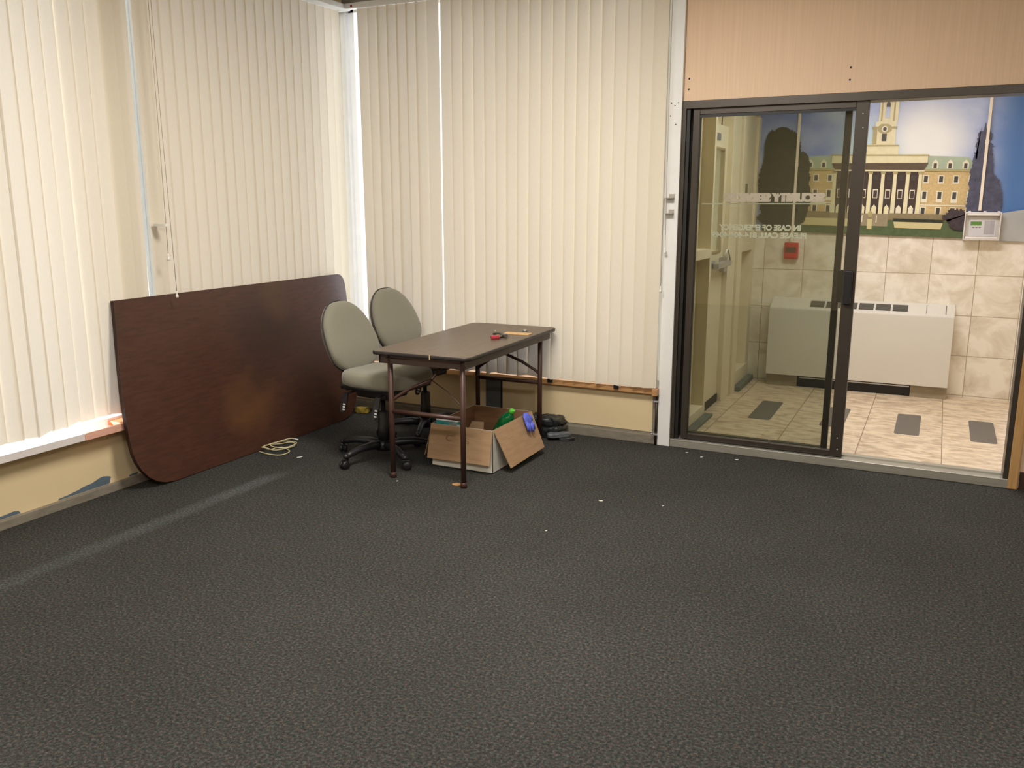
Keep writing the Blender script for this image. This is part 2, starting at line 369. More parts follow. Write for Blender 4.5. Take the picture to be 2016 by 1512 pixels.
W1 = window('window_1', 'nearer left window hidden behind bright vertical blinds', 'x', -5.2, -1.77, M_tray, 'milky white plastic sill tray',
            [(-5.2, -2.436, -.02, .0838, .346, .362), (-5.2, -2.436, .084, .092, .346, .383, .001), (-2.436, -1.81, -.02, .07, .346, .362)])
W2 = window('window_2', 'farther left window hidden behind beige vertical blinds by the corner', 'x', -1.77, 0.0, M_orange, 'orange pink wooden sill',
            [(-2.205, -2.12, -.02, .096, .346, .386), (-2.12, -.02, -.02, .05, .346, .386)])
MB().box(.084, .0975, -2.436, -2.2, .346, .3845, .001).build('sill_strip', M_pink, W1)['label'] = 'pinkish wooden strip on the sill edge'
W3 = window('window_3', 'back window hidden behind vertical blinds beside the corner', 'y', .044, 2.36, M_tan, 'light orange wooden sill strip',
            [(.10, 2.40, -.01, .045, .337, .374)])
for bx_ in (.45, 1.10, 1.66, 2.135):
    MB().box(bx_-.016, bx_+.016, -.058, -.012, .352, .378, .001).build('bracket', M_black, W3)
MB().box(2.385, 2.42, -.075, -.03, .333, .377, .002).build('end_block', M_tan, W3)['label'] = 'square wooden block at the end of the sill strip'

# ---------------------------------------------------------------- vertical blinds
def vane(mb, p, ang, z0, z1, w=.089, lean=(0, 0), rise=0., sag=.0032):
    """one curved hanging vane centred at p=(x,y); ang = direction of its width in plan"""
    d = Vector((math.cos(ang), math.sin(ang), 0)); nrm = Vector((-d.y, d.x, 0)); N = 6; rows = []
    for zi in range(4):
        t = zi/3; z = z0+(z1-z0)*t; row = []
        for k in range(N+1):
            s = k/N-.5; c = (1-4*s*s)*sag
            q = Vector((p[0], p[1], 0))+d*(s*w)+nrm*c + Vector((lean[0], lean[1], 0))*(1-t)
            row.append(mb.bm.verts.new((q.x, q.y, z+(rise*s if zi == 0 else 0))))
        rows.append(row)
    for a, b in zip(rows, rows[1:]):
        for k in range(N):
            f = mb.bm.faces.new((a[k], a[k+1], b[k+1], b[k])); f.smooth = True
def clip_at(mb, x, y, z, ang):
    T = Matrix.Translation((x, y, z)) @ Matrix.Rotation(ang, 4, 'Z')
    mb.box(-.022, .022, -.0015, .0015, -.004, .006, 0, T=T); mb.box(-.004, .004, -.003, .003, .006, .018, 0, T=T)
def cord(parent, pts, r=.0016, bead=.006, bottom=True, name='cord'):
    o = MB().tube(pts, r, 6).build(name, M_cord, parent)
    if bottom:
        x, y, z = pts[-1]
        MB().lathe([(0, .018), (.004, .017), (.005, .008), (.003, 0), (.0075, -.006), (.009, -.016), (.006, -.02), (0, -.02)], 12, T=Matrix.Translation((x, y, z-.016))).build('cord_weight', M_plastic, o)
    return o
# nearer left blind
rnd = random.Random(3)
BA = thing('vertical_blind', 'bright backlit cream vertical blind over the nearer left window', 'window blind', (.07, -1.885, 2.9), group='vertical blinds')
def loc(o_, p): return (p[0]-o_[0], p[1]-o_[1], p[2]-o_[2])
def xb(c):                                                           # the leaning tabletop pushes the vanes back
    return .07-.057*min(1, max(0, (c+2.62)/.32))
def build_blind(root, axis, cs, angs, zb, heads, extra=()):
    ox, oy, oz = root.location
    for c, a, z, le in zip(cs, angs, zb, [(rnd.uniform(-.006, .006), rnd.uniform(-.006, .006)) for _ in cs]):
        v = MB(); p = (xb(c)-ox, c-oy) if axis == 'x' else (c-ox, -.07-oy)
        if axis == 'x' and abs(c-csA[0]) < 1e-6: le = (0, -.016)
        if axis == 'y' and c < .25: le = (.011, 0)
        vane(v, p, a, z-oz, 2.8635-oz, lean=le if axis == 'y' else (0, le[1]*.8), rise=rnd.uniform(-.02, .03), **({'w': .102 if root is BA else .096, 'sag': .0012} if axis == 'x' else {})); v.build('vane', M_vane, root)
    for p, a, z in extra:
        v = MB(); vane(v, (p[0]-ox, p[1]-oy), a, z-oz, 2.8635-oz); v.build('vane', M_vane, root)
    x0, x1, y0, y1 = heads; MB().box(x0-ox, x1-ox, y0-oy, y1-oy, 2.864-oz, 2.899-oz, .003).build('head_rail', M_alupaint, root)
csA = [-1.885-.0445-.0872*i for i in range(38)]
angA = [PI/2-math.radians(rnd.gauss(4, .7)) if not -2.68 < c < -2.28 else PI/2+.176-math.radians(4) for c in csA]
build_blind(BA, 'x', csA, angA, [.428-.014*min(1, max(0, (-2.5-c)/1.5))+rnd.uniform(-.002, .002) for c in csA], (-.012, .095, -5.2, -1.885),
            extra=[((-.004, -1.95), PI/2-.1, .42), ((-.006, -2.0), PI/2-.1, .42), ((-.004, -2.05), PI/2-.1, .42)])
# farther left blind
BBl = thing('vertical_blind', 'beige vertical blind over the farther left window, behind the leaning tabletop', 'window blind', (.07, -.94, 2.9), group='vertical blinds')
csB = [-1.835+.0445+.0845*i for i in range(21)]
angB = [PI/2-math.radians(rnd.gauss(5, .8)) for _ in csB]
build_blind(BBl, 'x', csB, angB, [.392+rnd.uniform(-.004, .004) for _ in csB], (-.012, .095, -1.88, -.02))
oB = BBl.location
for pts in ([(.12,-1.822,2.86),(.118,-1.820,2.0),(.116,-1.822,1.27)], [(.122,-1.808,2.86),(.122,-1.803,2.0),(.124,-1.79,1.06)]):
    cord(BBl, [loc(oB, p) for p in pts])
MB().box(.03, .118, -1.832, -1.798, 1.42, 1.435, .001, T=Matrix.Translation((-oB[0], -oB[1], -oB[2]))).build('cord_guide', M_plastic, BBl)
for zc in (1.70, 1.585):
    MB().box(-.02, -.012, -1.80, -1.75, zc-.012, zc+.012, .001).build('clip', M_plastic, W2)
# back blind
BC = thing('vertical_blind', 'beige vertical blind over the back window, left of the aluminium post', 'window blind', (1.3, -.07, 2.9), group='vertical blinds')
csC = [.232]+[.242+.0772*i for i in range(1, 7)]+[.7952]+[.9005+.0815*i for i in range(19)]
angC = [math.radians(rnd.gauss(7, 2)) for _ in csC]
zC = [.387+rnd.uniform(-.003, .003)-(.006 if c > 2.1 else 0) for c in csC]
build_blind(BC, 'y', csC, angC, zC, (.10, 2.415, -.095, -.045))
oC = BC.location
for pts in ([(2.43,-.075,2.86),(2.432,-.075,2.0),(2.434,-.06,1.275)], [(2.418,-.085,2.86),(2.42,-.08,2.0),(2.418,-.07,1.035)]):
    cord(BC, [loc(oC, p) for p in pts])
cg = MB(); T = Matrix.Translation((-oC[0], -oC[1], -oC[2]))
for zc in (1.576, 1.483): cg.box(2.418, 2.474, -.075, -.031, zc-.0015, zc+.0015, 0, T=T).box(2.44, 2.474, -.0335, -.0305, zc, zc+.024, 0, T=T)
cg.box(2.417, 2.4185, -.075, -.055, 1.483, 1.576, 0, T=T)
cg.build('cord_guide', mat('clear_grey_plastic', (170, 162, 152), .3), BC)
MB().box(.15, .165, -.098, -.0955, 2.872, 2.885, 0, T=T).build('tape_mark', mat('red_tape', (150, 50, 50), .5), BC)['label'] = 'small red tape mark on the head rail'
MB().box(2.40, 2.418, -.032, -.03, .43, .52, .0005).build('plate', M_plastic, T1)

# dark pivot rod beside the panel
RD = thing('pipe', 'thin dark upright rod with two clamps left of the aluminium post', 'rod', (2.408, -.035, 0))
MB().tube([(0, 0, 0), (0, 0, .332)], .0085, 12).build('rod', mat('oily_steel_rod', (66, 56, 48), .4, .5), RD)
for zc in (.292, .073):
    MB().box(-.016, .012, -.014, .02, zc-.006, zc+.006, .002).tube([(-.016, -.006, zc), (-.03, -.012, zc)], .004, 8).build('clamp', M_alu, RD)

# ---------------------------------------------------------------- sliding door
D1 = thing('door_1', 'dark bronze sliding glass door slid open to the left', 'door', (2.498, 0, 0), kind='structure')
TD = Matrix.Translation((-2.498, 0, 0))
def dbox(mb, *a, bev=.002): mb.box(*a, bev, T=TD); return mb
f = MB(); dbox(f, 2.498, 4.415, -.012, .13, 2.098, 2.144); dbox(f, 2.498, 2.522, -.012, .13, .05, 2.10); dbox(f, 4.389, 4.415, -.012, .13, .04, 2.10)
f.build('frame', M_bronze, D1)
f = MB(); dbox(f, 2.5, 4.42, -.022, .14, 0, .05); dbox(f, 2.5, 4.42, .052, .058, .05, .06, bev=0); f.build('threshold', M_sillmetal, D1)
f = MB(); dbox(f, 2.522, 2.545, .0, .13, .05, 2.098); f.build('track_groove', M_bronzeblk, D1)
sp = MB(); y0, y1 = .008, .046
dbox(sp, 2.560, 2.600, y0, y1, .056, 2.098); dbox(sp, 3.474, 3.543, y0, y1, .056, 2.098)
dbox(sp, 2.60, 3.474, y0, y1, 2.064, 2.104); dbox(sp, 2.60, 3.474, y0, y1, .056, .090)
SP = sp.build('sliding_panel', M_bronze, D1)
g = MB(); dbox(g, 2.598, 3.476, .024, .030, .088, 2.066, bev=0); g.build('pane', M_tint, SP)
g = MB(); dbox(g, 2.598, 3.476, .012, .024, 2.048, 2.066, bev=0); dbox(g, 2.5985, 2.603, .010, .024, .09, 2.06, bev=0); g.build('gasket_and_shadow', M_bronzeblk, SP)  # top strip is a black shadow line under the rail, side strip a seal
g = MB(); dbox(g, 3.484, 3.528, -.022, .01, .972, 1.166, bev=.006); g.build('handle', M_black, SP)['label'] = 'black door pull'
g = MB()
for sx, sz in ((3.512, 2.03), (3.517, 1.955), (3.512, .17), (3.517, .10)):
    g.lathe([(0, .0015), (.004, .001), (.0045, 0)], 10, T=TD @ Matrix.Translation((sx, .0078, sz)) @ Matrix.Rotation(PI/2, 4, 'X'))
g.build('screws', M_alu, SP)
fp = MB(); y0, y1 = .082, .118
dbox(fp, 2.53, 2.585, y0, y1, .056, 2.098); dbox(fp, 3.412, 3.45, y0, y1, .056, 2.098); dbox(fp, 2.585, 3.412, y0, y1, 2.066, 2.104); dbox(fp, 2.585, 3.412, y0, y1, .056, .085)
FP = fp.build('fixed_panel', M_bronze, D1)
g = MB(); dbox(g, 2.583, 3.414, .098, .104, .083, 2.068, bev=0); g.build('pane', M_tint, FP)
g = MB(); dbox(g, 3.440, 3.478, .055, .082, .975, 1.165, bev=.004); g.build('handle', M_black, FP)
dx = -2.498
text_mesh('SECURITY SERVICES', 2.760+dx, 3.335+dx, 1.552, 1.604, .0972, 'lettering', M_decal, FP, bold=.05)
text_mesh('SECURITY SERVICES', 2.761+dx, 3.335+dx, 1.552, 1.604, .0308, 'lettering', M_decal, SP, bold=.05)
text_mesh('IN CASE OF EMERGENCY', 2.726+dx, 3.210+dx, 1.383, 1.419, .0972, 'lettering', M_decal2, FP, bold=.05)
text_mesh('PLEASE CALL 814-404-4049', 2.684+dx, 3.245+dx, 1.337, 1.373, .0972, 'lettering', M_decal2, FP, bold=.05)
g = MB(); dbox(g, 2.612, 3.340, .0965, .0972, 1.5385, 1.5455, bev=0); g.build('stripe', M_decal2, FP)

# ---------------------------------------------------------------- tiled entry beyond the door
YB = 2.42
o = MB().box(2.2, 4.62, .12, YB, -.1, 0).box(2.498, 4.42, .0, .12, -.1, .0).build('vestibule_floor', M_floortile); struct(o, 'veined beige tile floor of the entry beyond the door', 'tile floor')
o = MB().box(2.2, 4.58, YB, YB+.1, -.1, 1.311).build('vestibule_wall_back', M_walltile); struct(o, 'marbled square wall tiles under the mural', 'tile wall')
o = MB().box(2.2, 4.7, YB+.002, YB+.1, 1.311, 2.7).build('vestibule_wall_upper', M_vbeige2); struct(o, 'upper wall of the entry that carries the mural', 'wall')
o = MB().box(2.45, 4.58, YB-.006, YB+.004, 1.309, 1.319).build('trim_3', M_whitefoil); struct(o, 'thin white strip between the tiles and the mural', 'trim')
o = MB().box(4.565, 4.60, YB-.02, YB+.05, 0, 1.311).build('trim_4', M_whitefoil); struct(o, 'white corner strip at the right end of the wall tiles', 'trim')
o = MB().box(4.66, 4.76, .12, YB+.1, -.1, 2.7).build('vestibule_wall_right', M_vbeige2); struct(o, 'beige wall closing the entry on the right', 'wall')
o = MB().box(2.1, 4.76, .12, YB+.1, 2.6, 2.7).build('vestibule_ceiling', M_ceil); struct(o, 'white ceiling of the tiled entry', 'ceiling')
WV = thing('vestibule_wall_left', 'beige painted frame wall with panels on the left of the entry', 'wall', kind='structure')
w = MB()
w.box(2.2, 2.41, .12, .89, 0, 2.7).box(2.2, 2.41, 1.42, YB, 0, 2.7).box(2.2, 2.5, .12, YB, 2.25, 2.7).box(2.2, 2.40, .89, 1.42, 2.1, 2.3)
w.build('panel', M_vbeige2, WV)
w = MB()
w.box(2.40, 2.5, .12, .30, 0, 2.25).box(2.40, 2.5, .845, .892, 0, 2.25, .003).box(2.40, 2.5, .30, .845, 0, .088, .003).box(2.40, 2.5, .30, .845, 1.163, 1.228, .003)
w.box(2.40, 2.44, .60, .68, .088, 1.163, .003).box(2.40, 2.44, .55, .64, 1.228, 2.25, .003)
w.box(2.40, 2.5, 1.42, 1.69, 0, 2.25, .003).box(2.40, 2.522, 1.70, 1.83, 0, 2.25, .003).box(2.40, 2.51, 1.83, YB, 0, .16, .003).box(2.40, 2.51, 1.83, YB, 1.153, 1.22, .003)
w.box(2.40, 2.505, 2.30, YB, .16, 1.153, .003).box(2.40, 2.49, 1.95, YB, 1.22, 2.25, .003).box(2.40, 2.512, 2.33, YB, 1.22, 2.25, .003)
w.build('frame', M_vbeige, WV)
MB().box(2.488, 2.494, 1.97, 2.06, 1.60, 1.70, .001).build('torn_patch', mat('torn_grey_patch', (128, 122, 100), .8), WV)
g = MB()
for yy, zz in ((1.93, .78), (2.02, .78), (1.93, .40), (2.02, .40)): g.lathe([(0, .001), (.006, .001), (.006, 0)], 8, T=Matrix.Translation((2.412, yy, zz)) @ Matrix.Rotation(PI/2, 4, 'Y'))
g.build('screw_holes', M_bronzeblk, WV)
o = MB().box(2.40, 2.56, .12, .90, 0, .02).box(2.45, 2.56, 1.84, YB, 0, .045, .003).build('baseboard_vestibule', mat('worn_blue_grey_base', (120, 124, 116), .8, var=.2, scale=14)); struct(o, 'worn blue grey base strip at the left of the entry floor', 'baseboard')
D2 = thing('door_2', 'beige exterior door with narrow glass and push bar in the entry', 'door', (2.44, .892, 0), kind='structure')
d = MB(); d.box(-.04, .02, 0, .06, .02, 2.1, .002).box(-.04, .02, .40, .528, .02, 2.1, .002).box(-.04, .02, .06, .40, .02, 1.19, .002).box(-.04, .02, .06, .40, 1.93, 2.1, .002)
DL = d.build('leaf', M_vbeige, D2)
MB().box(-.006, 0, .06, .40, 1.19, 1.93).build('pane', M_glass, DL)
MB().box(.0, .03, .39, .412, 1.18, 1.94, .002).box(.0, .03, .06, .41, 1.925, 1.94, .002).box(.0, .03, .06, .41, 1.18, 1.20, .002).build('glazing_bead', mat('tan_glazing_bead', (170, 152, 116), .6), DL)
MB().box(-.02, .03, -.002, .53, .0, .06).build('sweep', M_bronzeblk, D2)['label'] = 'dark door sweep'
MB().box(.02, .05, .06, .17, 1.98, 2.03, .004).build('door_closer', M_alu, D2)
b = MB(); b.box(.02, .055, .02, .16, 1.07, 1.13, .006).box(.055, .10, .06, .50, 1.075, 1.12, .008).box(.02, .06, .42, .52, 1.03, 1.14, .006)
PBo = b.build('push_bar', M_alu, D2)
MB().tube([(.06, .40, 1.12), (.075, .42, 1.20), (.08, .45, 1.20), (.085, .50, 1.12)], .007, 8).build('guard', M_alupaint, PBo)
# ---------------------------------------------------------------- mural: a printed picture on the entry wall, in flat layers
def mural():
    m_sky = bpy.data.materials.new('mural_sky_print'); m_sky.use_nodes = True; nt = m_sky.node_tree; b = nt.nodes['Principled BSDF']; b.inputs['Roughness'].default_value = .35
    tc = nt.nodes.new('ShaderNodeTexCoord'); mp = nt.nodes.new('ShaderNodeMapping'); mp.inputs['Scale'].default_value = (1, 1, 1.5); nt.links.new(tc.outputs['Object'], mp.inputs[0])
    n = nt.nodes.new('ShaderNodeTexNoise'); n.inputs['Scale'].default_value = 2.2; n.inputs['Detail'].default_value = 7; nt.links.new(mp.outputs[0], n.inputs['Vector'])
    def dist(c, r0, r1):
        d = nt.nodes.new('ShaderNodeVectorMath'); d.operation = 'DISTANCE'; nt.links.new(tc.outputs['Object'], d.inputs[0]); d.inputs[1].default_value = c
        mr = nt.nodes.new('ShaderNodeMapRange'); mr.interpolation_type = 'SMOOTHSTEP'; nt.links.new(d.outputs['Value'], mr.inputs[0]); mr.inputs[1].default_value = r0; mr.inputs[2].default_value = r1; mr.inputs[3].default_value = 1; mr.inputs[4].default_value = 0
        return mr.outputs[0]
    r = nt.nodes.new('ShaderNodeValToRGB'); r.color_ramp.elements[0].position = .35; r.color_ramp.elements[1].position = .7
    r.color_ramp.elements[0].color = (*s2l((128, 150, 214)), 1); r.color_ramp.elements[1].color = (*s2l((196, 208, 232)), 1); nt.links.new(n.outputs['Fac'], r.inputs[0])
    def mixc(fac, a, c):
        mx = nt.nodes.new('ShaderNodeMix'); mx.data_type = 'RGBA'; nt.links.new(fac, mx.inputs[0]); nt.links.new(a, mx.inputs[6]); mx.inputs[7].default_value = (*s2l(c), 1); return mx.outputs[2]
    c = mixc(dist((3.78, 0, 2.0), .1, .48), r.outputs[0], (238, 240, 240))
    c = mixc(dist((3.35, 0, 1.95), .05, .35), c, (196, 222, 232))
    sx = nt.nodes.new('ShaderNodeSeparateXYZ'); nt.links.new(tc.outputs['Object'], sx.inputs[0])
    mr = nt.nodes.new('ShaderNodeMapRange'); mr.interpolation_type = 'SMOOTHSTEP'; nt.links.new(sx.outputs[0], mr.inputs[0]); mr.inputs[1].default_value = 4.12; mr.inputs[2].default_value = 4.42
    c = mixc(mr.outputs[0], c, (78, 122, 184)); nt.links.new(c, b.inputs['Base Color'])
    cols = [m_sky]
    def mm(name, rgb, **k): cols.append(mat('mural_'+name, rgb, .4, **k)); return len(cols)-1
    cream = mm('cream_stone', (230, 222, 184), var=.06, scale=20); creamd = mm('shaded_stone', (176, 164, 116), var=.08, scale=30); dark = mm('porch_brown', (66, 52, 46)); frieze = mm('frieze', (92, 76, 58), var=.1, scale=40)
    brick = mm('ochre_brick', (206, 180, 128), var=.12, scale=60); roof = mm('green_roof', (170, 186, 162), var=.06, scale=20); white = mm('window_white', (232, 226, 202)); glass = mm('window_dark', (70, 66, 58))
    leaf = mm('tree_dark', (44, 50, 34), var=.45, scale=30); leafb = mm('tree_blue', (74, 76, 98), var=.25, scale=26); leafp = mm('bush_purple', (62, 52, 58), var=.3, scale=40)
    grass = mm('lawn', (84, 100, 66), var=.15, scale=40); steps = mm('steps', (150, 138, 112), var=.08, scale=50); wall = mm('terrace', (138, 124, 92), var=.12, scale=50); pale = mm('planter', (206, 194, 146)); fold = mm('pale_corner', (176, 178, 178), var=.06, scale=8)
    mb = MB(); cnt = {}
    LV = {0: 9, cream: 5, creamd: 6, dark: 2, frieze: 6, brick: 1, roof: 1, white: 3, glass: 4, leaf: 13, leafb: 13, leafp: 13, grass: 8, steps: 10, wall: 10, pale: 11, fold: 13}   # printed layers, back to front
    # picture grid: px columns/rows of the print mapped linearly on the wall
    def P(x, y):
        return (2.9376+(x-1600)*(1.1272/300)*1.0+(y-300)*-.00006*(x-1700)/300, 1.9550-(x-1600)*.0000917-(y-300)*.00413)
    def poly(pts, mi, raw=False, lv=None):
        lv = LV[mi] if lv is None else lv; cnt[lv] = cnt.get(lv, 0)+1; d = -.0017*lv-.00002*cnt[lv]
        mb.face([(u, d, v) for u, v in (pts if raw else [P(*p) for p in pts])], mi)
    def rect(x0, y0, x1, y1, mi, lv=None): poly([(x0, y0), (x1, y0), (x1, y1), (x0, y1)], mi, False, lv)
    poly([(2.44, 1.319), (4.66, 1.319), (4.66, 2.55), (2.44, 2.55)], 0, True, 0)
    rr = random.Random(5)
    trees = [0]
    def tree(cx, cy, rx, ry, mi, N=150, jit=.13, lv=None):
        if lv is None: trees[0] += 1; lv = 13+trees[0]*.3
        poly([(cx+rx*math.cos(2*PI*k/N)*(1-jit*rr.random()), cy+ry*math.sin(2*PI*k/N)*(1-jit*rr.random())) for k in range(N)], mi, False, lv)
    # wings
    for sx_ in (0, 1):
        X = (lambda v: v) if sx_ == 0 else (lambda v: 3472-v)      # mirror about the tower axis x=1736
        poly([(X(1824), 306), (X(1908), 308), (X(1932), 333), (X(1824), 333)], roof)
        poly([(X(1824), 333), (X(1932), 333), (X(1932), 417), (X(1824), 417)], brick)
        poly([(X(1824), 331), (X(1932), 331), (X(1932), 335), (X(1824), 335)], creamd)
        for wx in (1847, 1875, 1904):
            poly([(X(wx-6), 330), (X(wx-6), 319), (X(wx), 313), (X(wx+6), 319), (X(wx+6), 330)], white); poly([(X(wx-3), 329), (X(wx-3), 320), (X(wx+3), 320), (X(wx+3), 329)], glass)
        for wx in (1832, 1861, 1889, 1918):
            for (y0, y1) in ((342, 357), (371, 393), (401, 417)):
                poly([(X(wx-6), y0), (X(wx+6), y0), (X(wx+6), y1), (X(wx-6), y1)], white); poly([(X(wx-3.6), y0+2), (X(wx+3.6), y0+2), (X(wx+3.6), y1-(7 if y0 == 371 else 2)), (X(wx-3.6), y1-(7 if y0 == 371 else 2))], glass)
        poly([(X(1824), 397), (X(1932), 397), (X(1932), 399), (X(1824), 399)], white)
    # portico
    rect(1648, 335, 1824, 418, dark)
    for wx in (1662, 1686, 1711, 1735, 1760, 1784, 1808):
        rect(wx-5, 370, wx+5, 387, white); rect(wx-3.4, 372, wx+4, 386, dark, 4)
        poly([(wx-5, 418), (wx-5, 405), (wx, 399), (wx+5, 405), (wx+5, 418)], cream if wx not in (1784, 1808) else white)
        rect(wx-4, 343, wx+4, 353, glass)
    for cx in (1650, 1674, 1699, 1723, 1748, 1772, 1797, 1821):
        poly([(cx-3.3, 340), (cx+3.3, 340), (cx+4.4, 418), (cx-4.4, 418)], cream); rect(cx-4.6, 337, cx+4.6, 341, creamd)
    poly([(1642, 306), (1832, 303), (1832, 321), (1642, 321)], cream); rect(1640, 304, 1834, 307, creamd)
    poly([(1642, 321), (1834, 319), (1826, 334), (1650, 334)], frieze); rect(1648, 333, 1828, 336, cream, 7)
    # generic clock tower
    poly([(1706, 304), (1706, 288), (1712, 285), (1768, 285), (1774, 288), (1774, 304)], cream); rect(1706, 286, 1774, 289, creamd)
    poly([(1720, 286), (1721, 254), (1765, 254), (1766, 286)], cream); rect(1719, 252, 1767, 256, creamd); rect(1721, 256, 1729, 285, creamd)
    poly([(1736, 264), (1730, 260), (1730, 252), (1736, 247), (1750, 247), (1757, 252), (1757, 260), (1750, 264)], creamd)
    tree(1743.5, 256.5, 6, 6, white, 20, 0, 7); tree(1743.5, 256.5, 3.6, 3.6, glass, 20, 0, 8); rect(1739, 265, 1748, 279, glass, 8)
    poly([(1725, 253), (1725, 243), (1766, 242), (1766, 252)], cream); poly([(1730, 243), (1731, 186), (1768, 186), (1767, 243)], cream); rect(1728, 197, 1770, 200, creamd); rect(1734, 200, 1737, 242, creamd); rect(1758, 200, 1761, 242, creamd)
    poly([(1743, 236), (1743, 210), (1747, 204), (1751, 210), (1751, 236)], 0); poly([(1743, 216), (1743, 210), (1747, 204), (1751, 210), (1751, 216)], glass, False, 10)
    # grounds
    rect(1500, 417, 1960, 458, grass); rect(1642, 417, 1765, 441, steps); rect(1765, 415, 1900, 428, wall); rect(1560, 415, 1645, 428, wall)
    rect(1712, 420, 1714, 434, white, 11); rect(1741, 420, 1743, 434, white, 11)
    poly([(1776, 428), (1874, 428), (1870, 443), (1780, 443)], pale); poly([(1580, 428), (1690, 428), (1690, 443), (1575, 443)], pale); rect(1776, 425, 1874, 431, leaf, 12)
    rect(1724, 428, 1734, 447, pale); tree(1729, 418, 5, 7, creamd, 16, .05, 12)
    rect(1500, 446, 1975, 458, grass, 10.5)
    # trees
    tree(1526, 370, 42, 90, leaf); tree(1512, 300, 16, 46, leaf); tree(1556, 340, 26, 46, leaf); tree(1535, 262, 20, 12, leaf); tree(1578, 372, 22, 40, leaf, jit=.3); tree(1590, 350, 12, 16, leaf, jit=.4); tree(1570, 390, 34, 62, leaf); tree(1545, 300, 34, 48, leaf); tree(1580, 330, 18, 34, leaf); tree(1540, 432, 56, 18, leaf)
    tree(1934, 345, 22, 70, leafb); tree(1932, 290, 18, 44, leafb, 60, .45); tree(1895, 418, 26, 18, leafp, 60, .4); tree(1945, 390, 34, 60, leafb); tree(1905, 432, 22, 12, leafp)
    poly([(1965, 412), (2030, 400), (2030, 460), (1972, 460)], fold)
    o = mb.build('wall_mural', cols, loc=(0, YB-.004, 0)); return o
mu = mural(); tag(mu, 'wide printed mural of a columned building with clock tower and trees', 'mural')

# ---------------------------------------------------------------- things in the entry
M_heatw = mat('white_enamel', (216, 212, 204), .4, var=.015, scale=3)
M_stonekick = mat('grey_stone_plinth', (150, 138, 116), .6, var=.12, scale=12)
H = thing('radiator', 'white fan coil heater with sloped top against the tiled entry wall', 'heater', (3.404, 2.24, 0))
z0, zf, zr, dp = .10, .668, .748, YB-2.24-.001
hb = MB(); hw = .705
hb.prism([(0, z0), (0, zf), (dp, zr), (dp, z0)], -hw, hw, lambda u, v, d: (d, u, v)); hb.build('cabinet', M_heatw, H)
MB().box(-hw-.001, hw+.001, -.006, .004, z0, zf-.004, .002).build('front_panel', M_heatw, H)
sl = math.atan2(zr-zf, dp); TS = Matrix.Translation((0, 0, zf)) @ Matrix.Rotation(sl, 4, 'X')
M_grille = mat('grey_vent_grille', (120, 118, 112), .5, .3); M_grilled = mat('vent_shadow', (60, 58, 54), .7)
for i in range(6):
    gx = 3.017+.1282*i-3.404
    MB().box(gx, gx+.112, .05, .15, .001, .003, 0, T=TS).build('vent', M_grilled, H)
    g = MB()
    for k in range(7): g.box(gx+.003, gx+.109, .055+.0135*k, .061+.0135*k, .002, .006, 0, T=TS)
    g.build('vent_slats', M_grille, H)
MB().box(.50, .504, .03, .17, .0005, .002, 0, T=TS).build('access_door_edge', M_grille, H)
MB().box(.64, .647, .03, .17, .0005, .002, 0, T=TS).build('access_door_edge', M_grille, H)
MB().box(-hw, -.448, .03, dp, 0, z0, .002).build('plinth', M_stonekick, H)
MB().box(.438, hw, .03, dp, 0, z0, .002).build('plinth', M_stonekick, H)
MB().box(-.448, .438, .05, dp, 0, z0-.002).build('recess_shadow', M_black, H)  # black block standing in for the shadow in the recess under the heater
MB().box(-.43, .43, .04, .055, .075, .084).build('recess_rail', M_alu, H)
# alarm annunciator under its clear cover
A = thing('fire_alarm', 'white fire alarm panel with green display under a clear cover', 'alarm panel', (4.234, YB-.004, 1.262))
MB().box(-.118, .118, -.04, 0, .008, .205, .003).build('housing', M_heatw, A)
MB().box(-.09, .095, -.044, -.04, .03, .175, .001).build('face', mat('pale_grey_face', (228, 226, 228), .4), A)
MB().box(-.08, -.005, -.0455, -.044, .112, .142).build('display', mat('green_display', (76, 128, 48), .4, emit=(76, 128, 48), estr=.25), A)
MB().box(.015, .085, -.0455, -.044, .045, .15).build('keypad', mat('grey_keypad', (186, 184, 188), .5), A)
g = MB()
for k in range(3): g.box(-.066+.022*k, -.052+.022*k, -.0455, -.044, .094, .1)
g.build('button_row', mat('dark_buttons', (88, 88, 92), .5), A)
M_clear = glass_mat('clear_cover', (.985, .985, .99))
cv = MB(); cv.prism([(-.124, 0), (.122, 0), (.13, .212), (-.116, .212)], -.055, -.05, lambda u, v, d: (u*.985, d-.03, v)); cv.build('cover', M_clear, A)
fr = MB(); M_cov = mat('frosted_cover_edge', (232, 226, 222), .25)
fr.box(-.126, .124, -.085, 0, 0, .009, .003).box(-.126, .124, -.085, 0, .203, .213, .003).box(-.126, -.118, -.085, 0, 0, .212, .003).box(.117, .125, -.085, 0, 0, .212, .003)
fr.box(-.11, .11, -.088, -.08, .012, .026, .002).box(-.11, .11, -.088, -.08, .19, .203, .002).build('cover_frame', M_cov, A)
for hx in (-.105, 0, .095): MB().box(hx, hx+.02, -.03, 0, .213, .222, .002).build('hinge', M_cov, A)
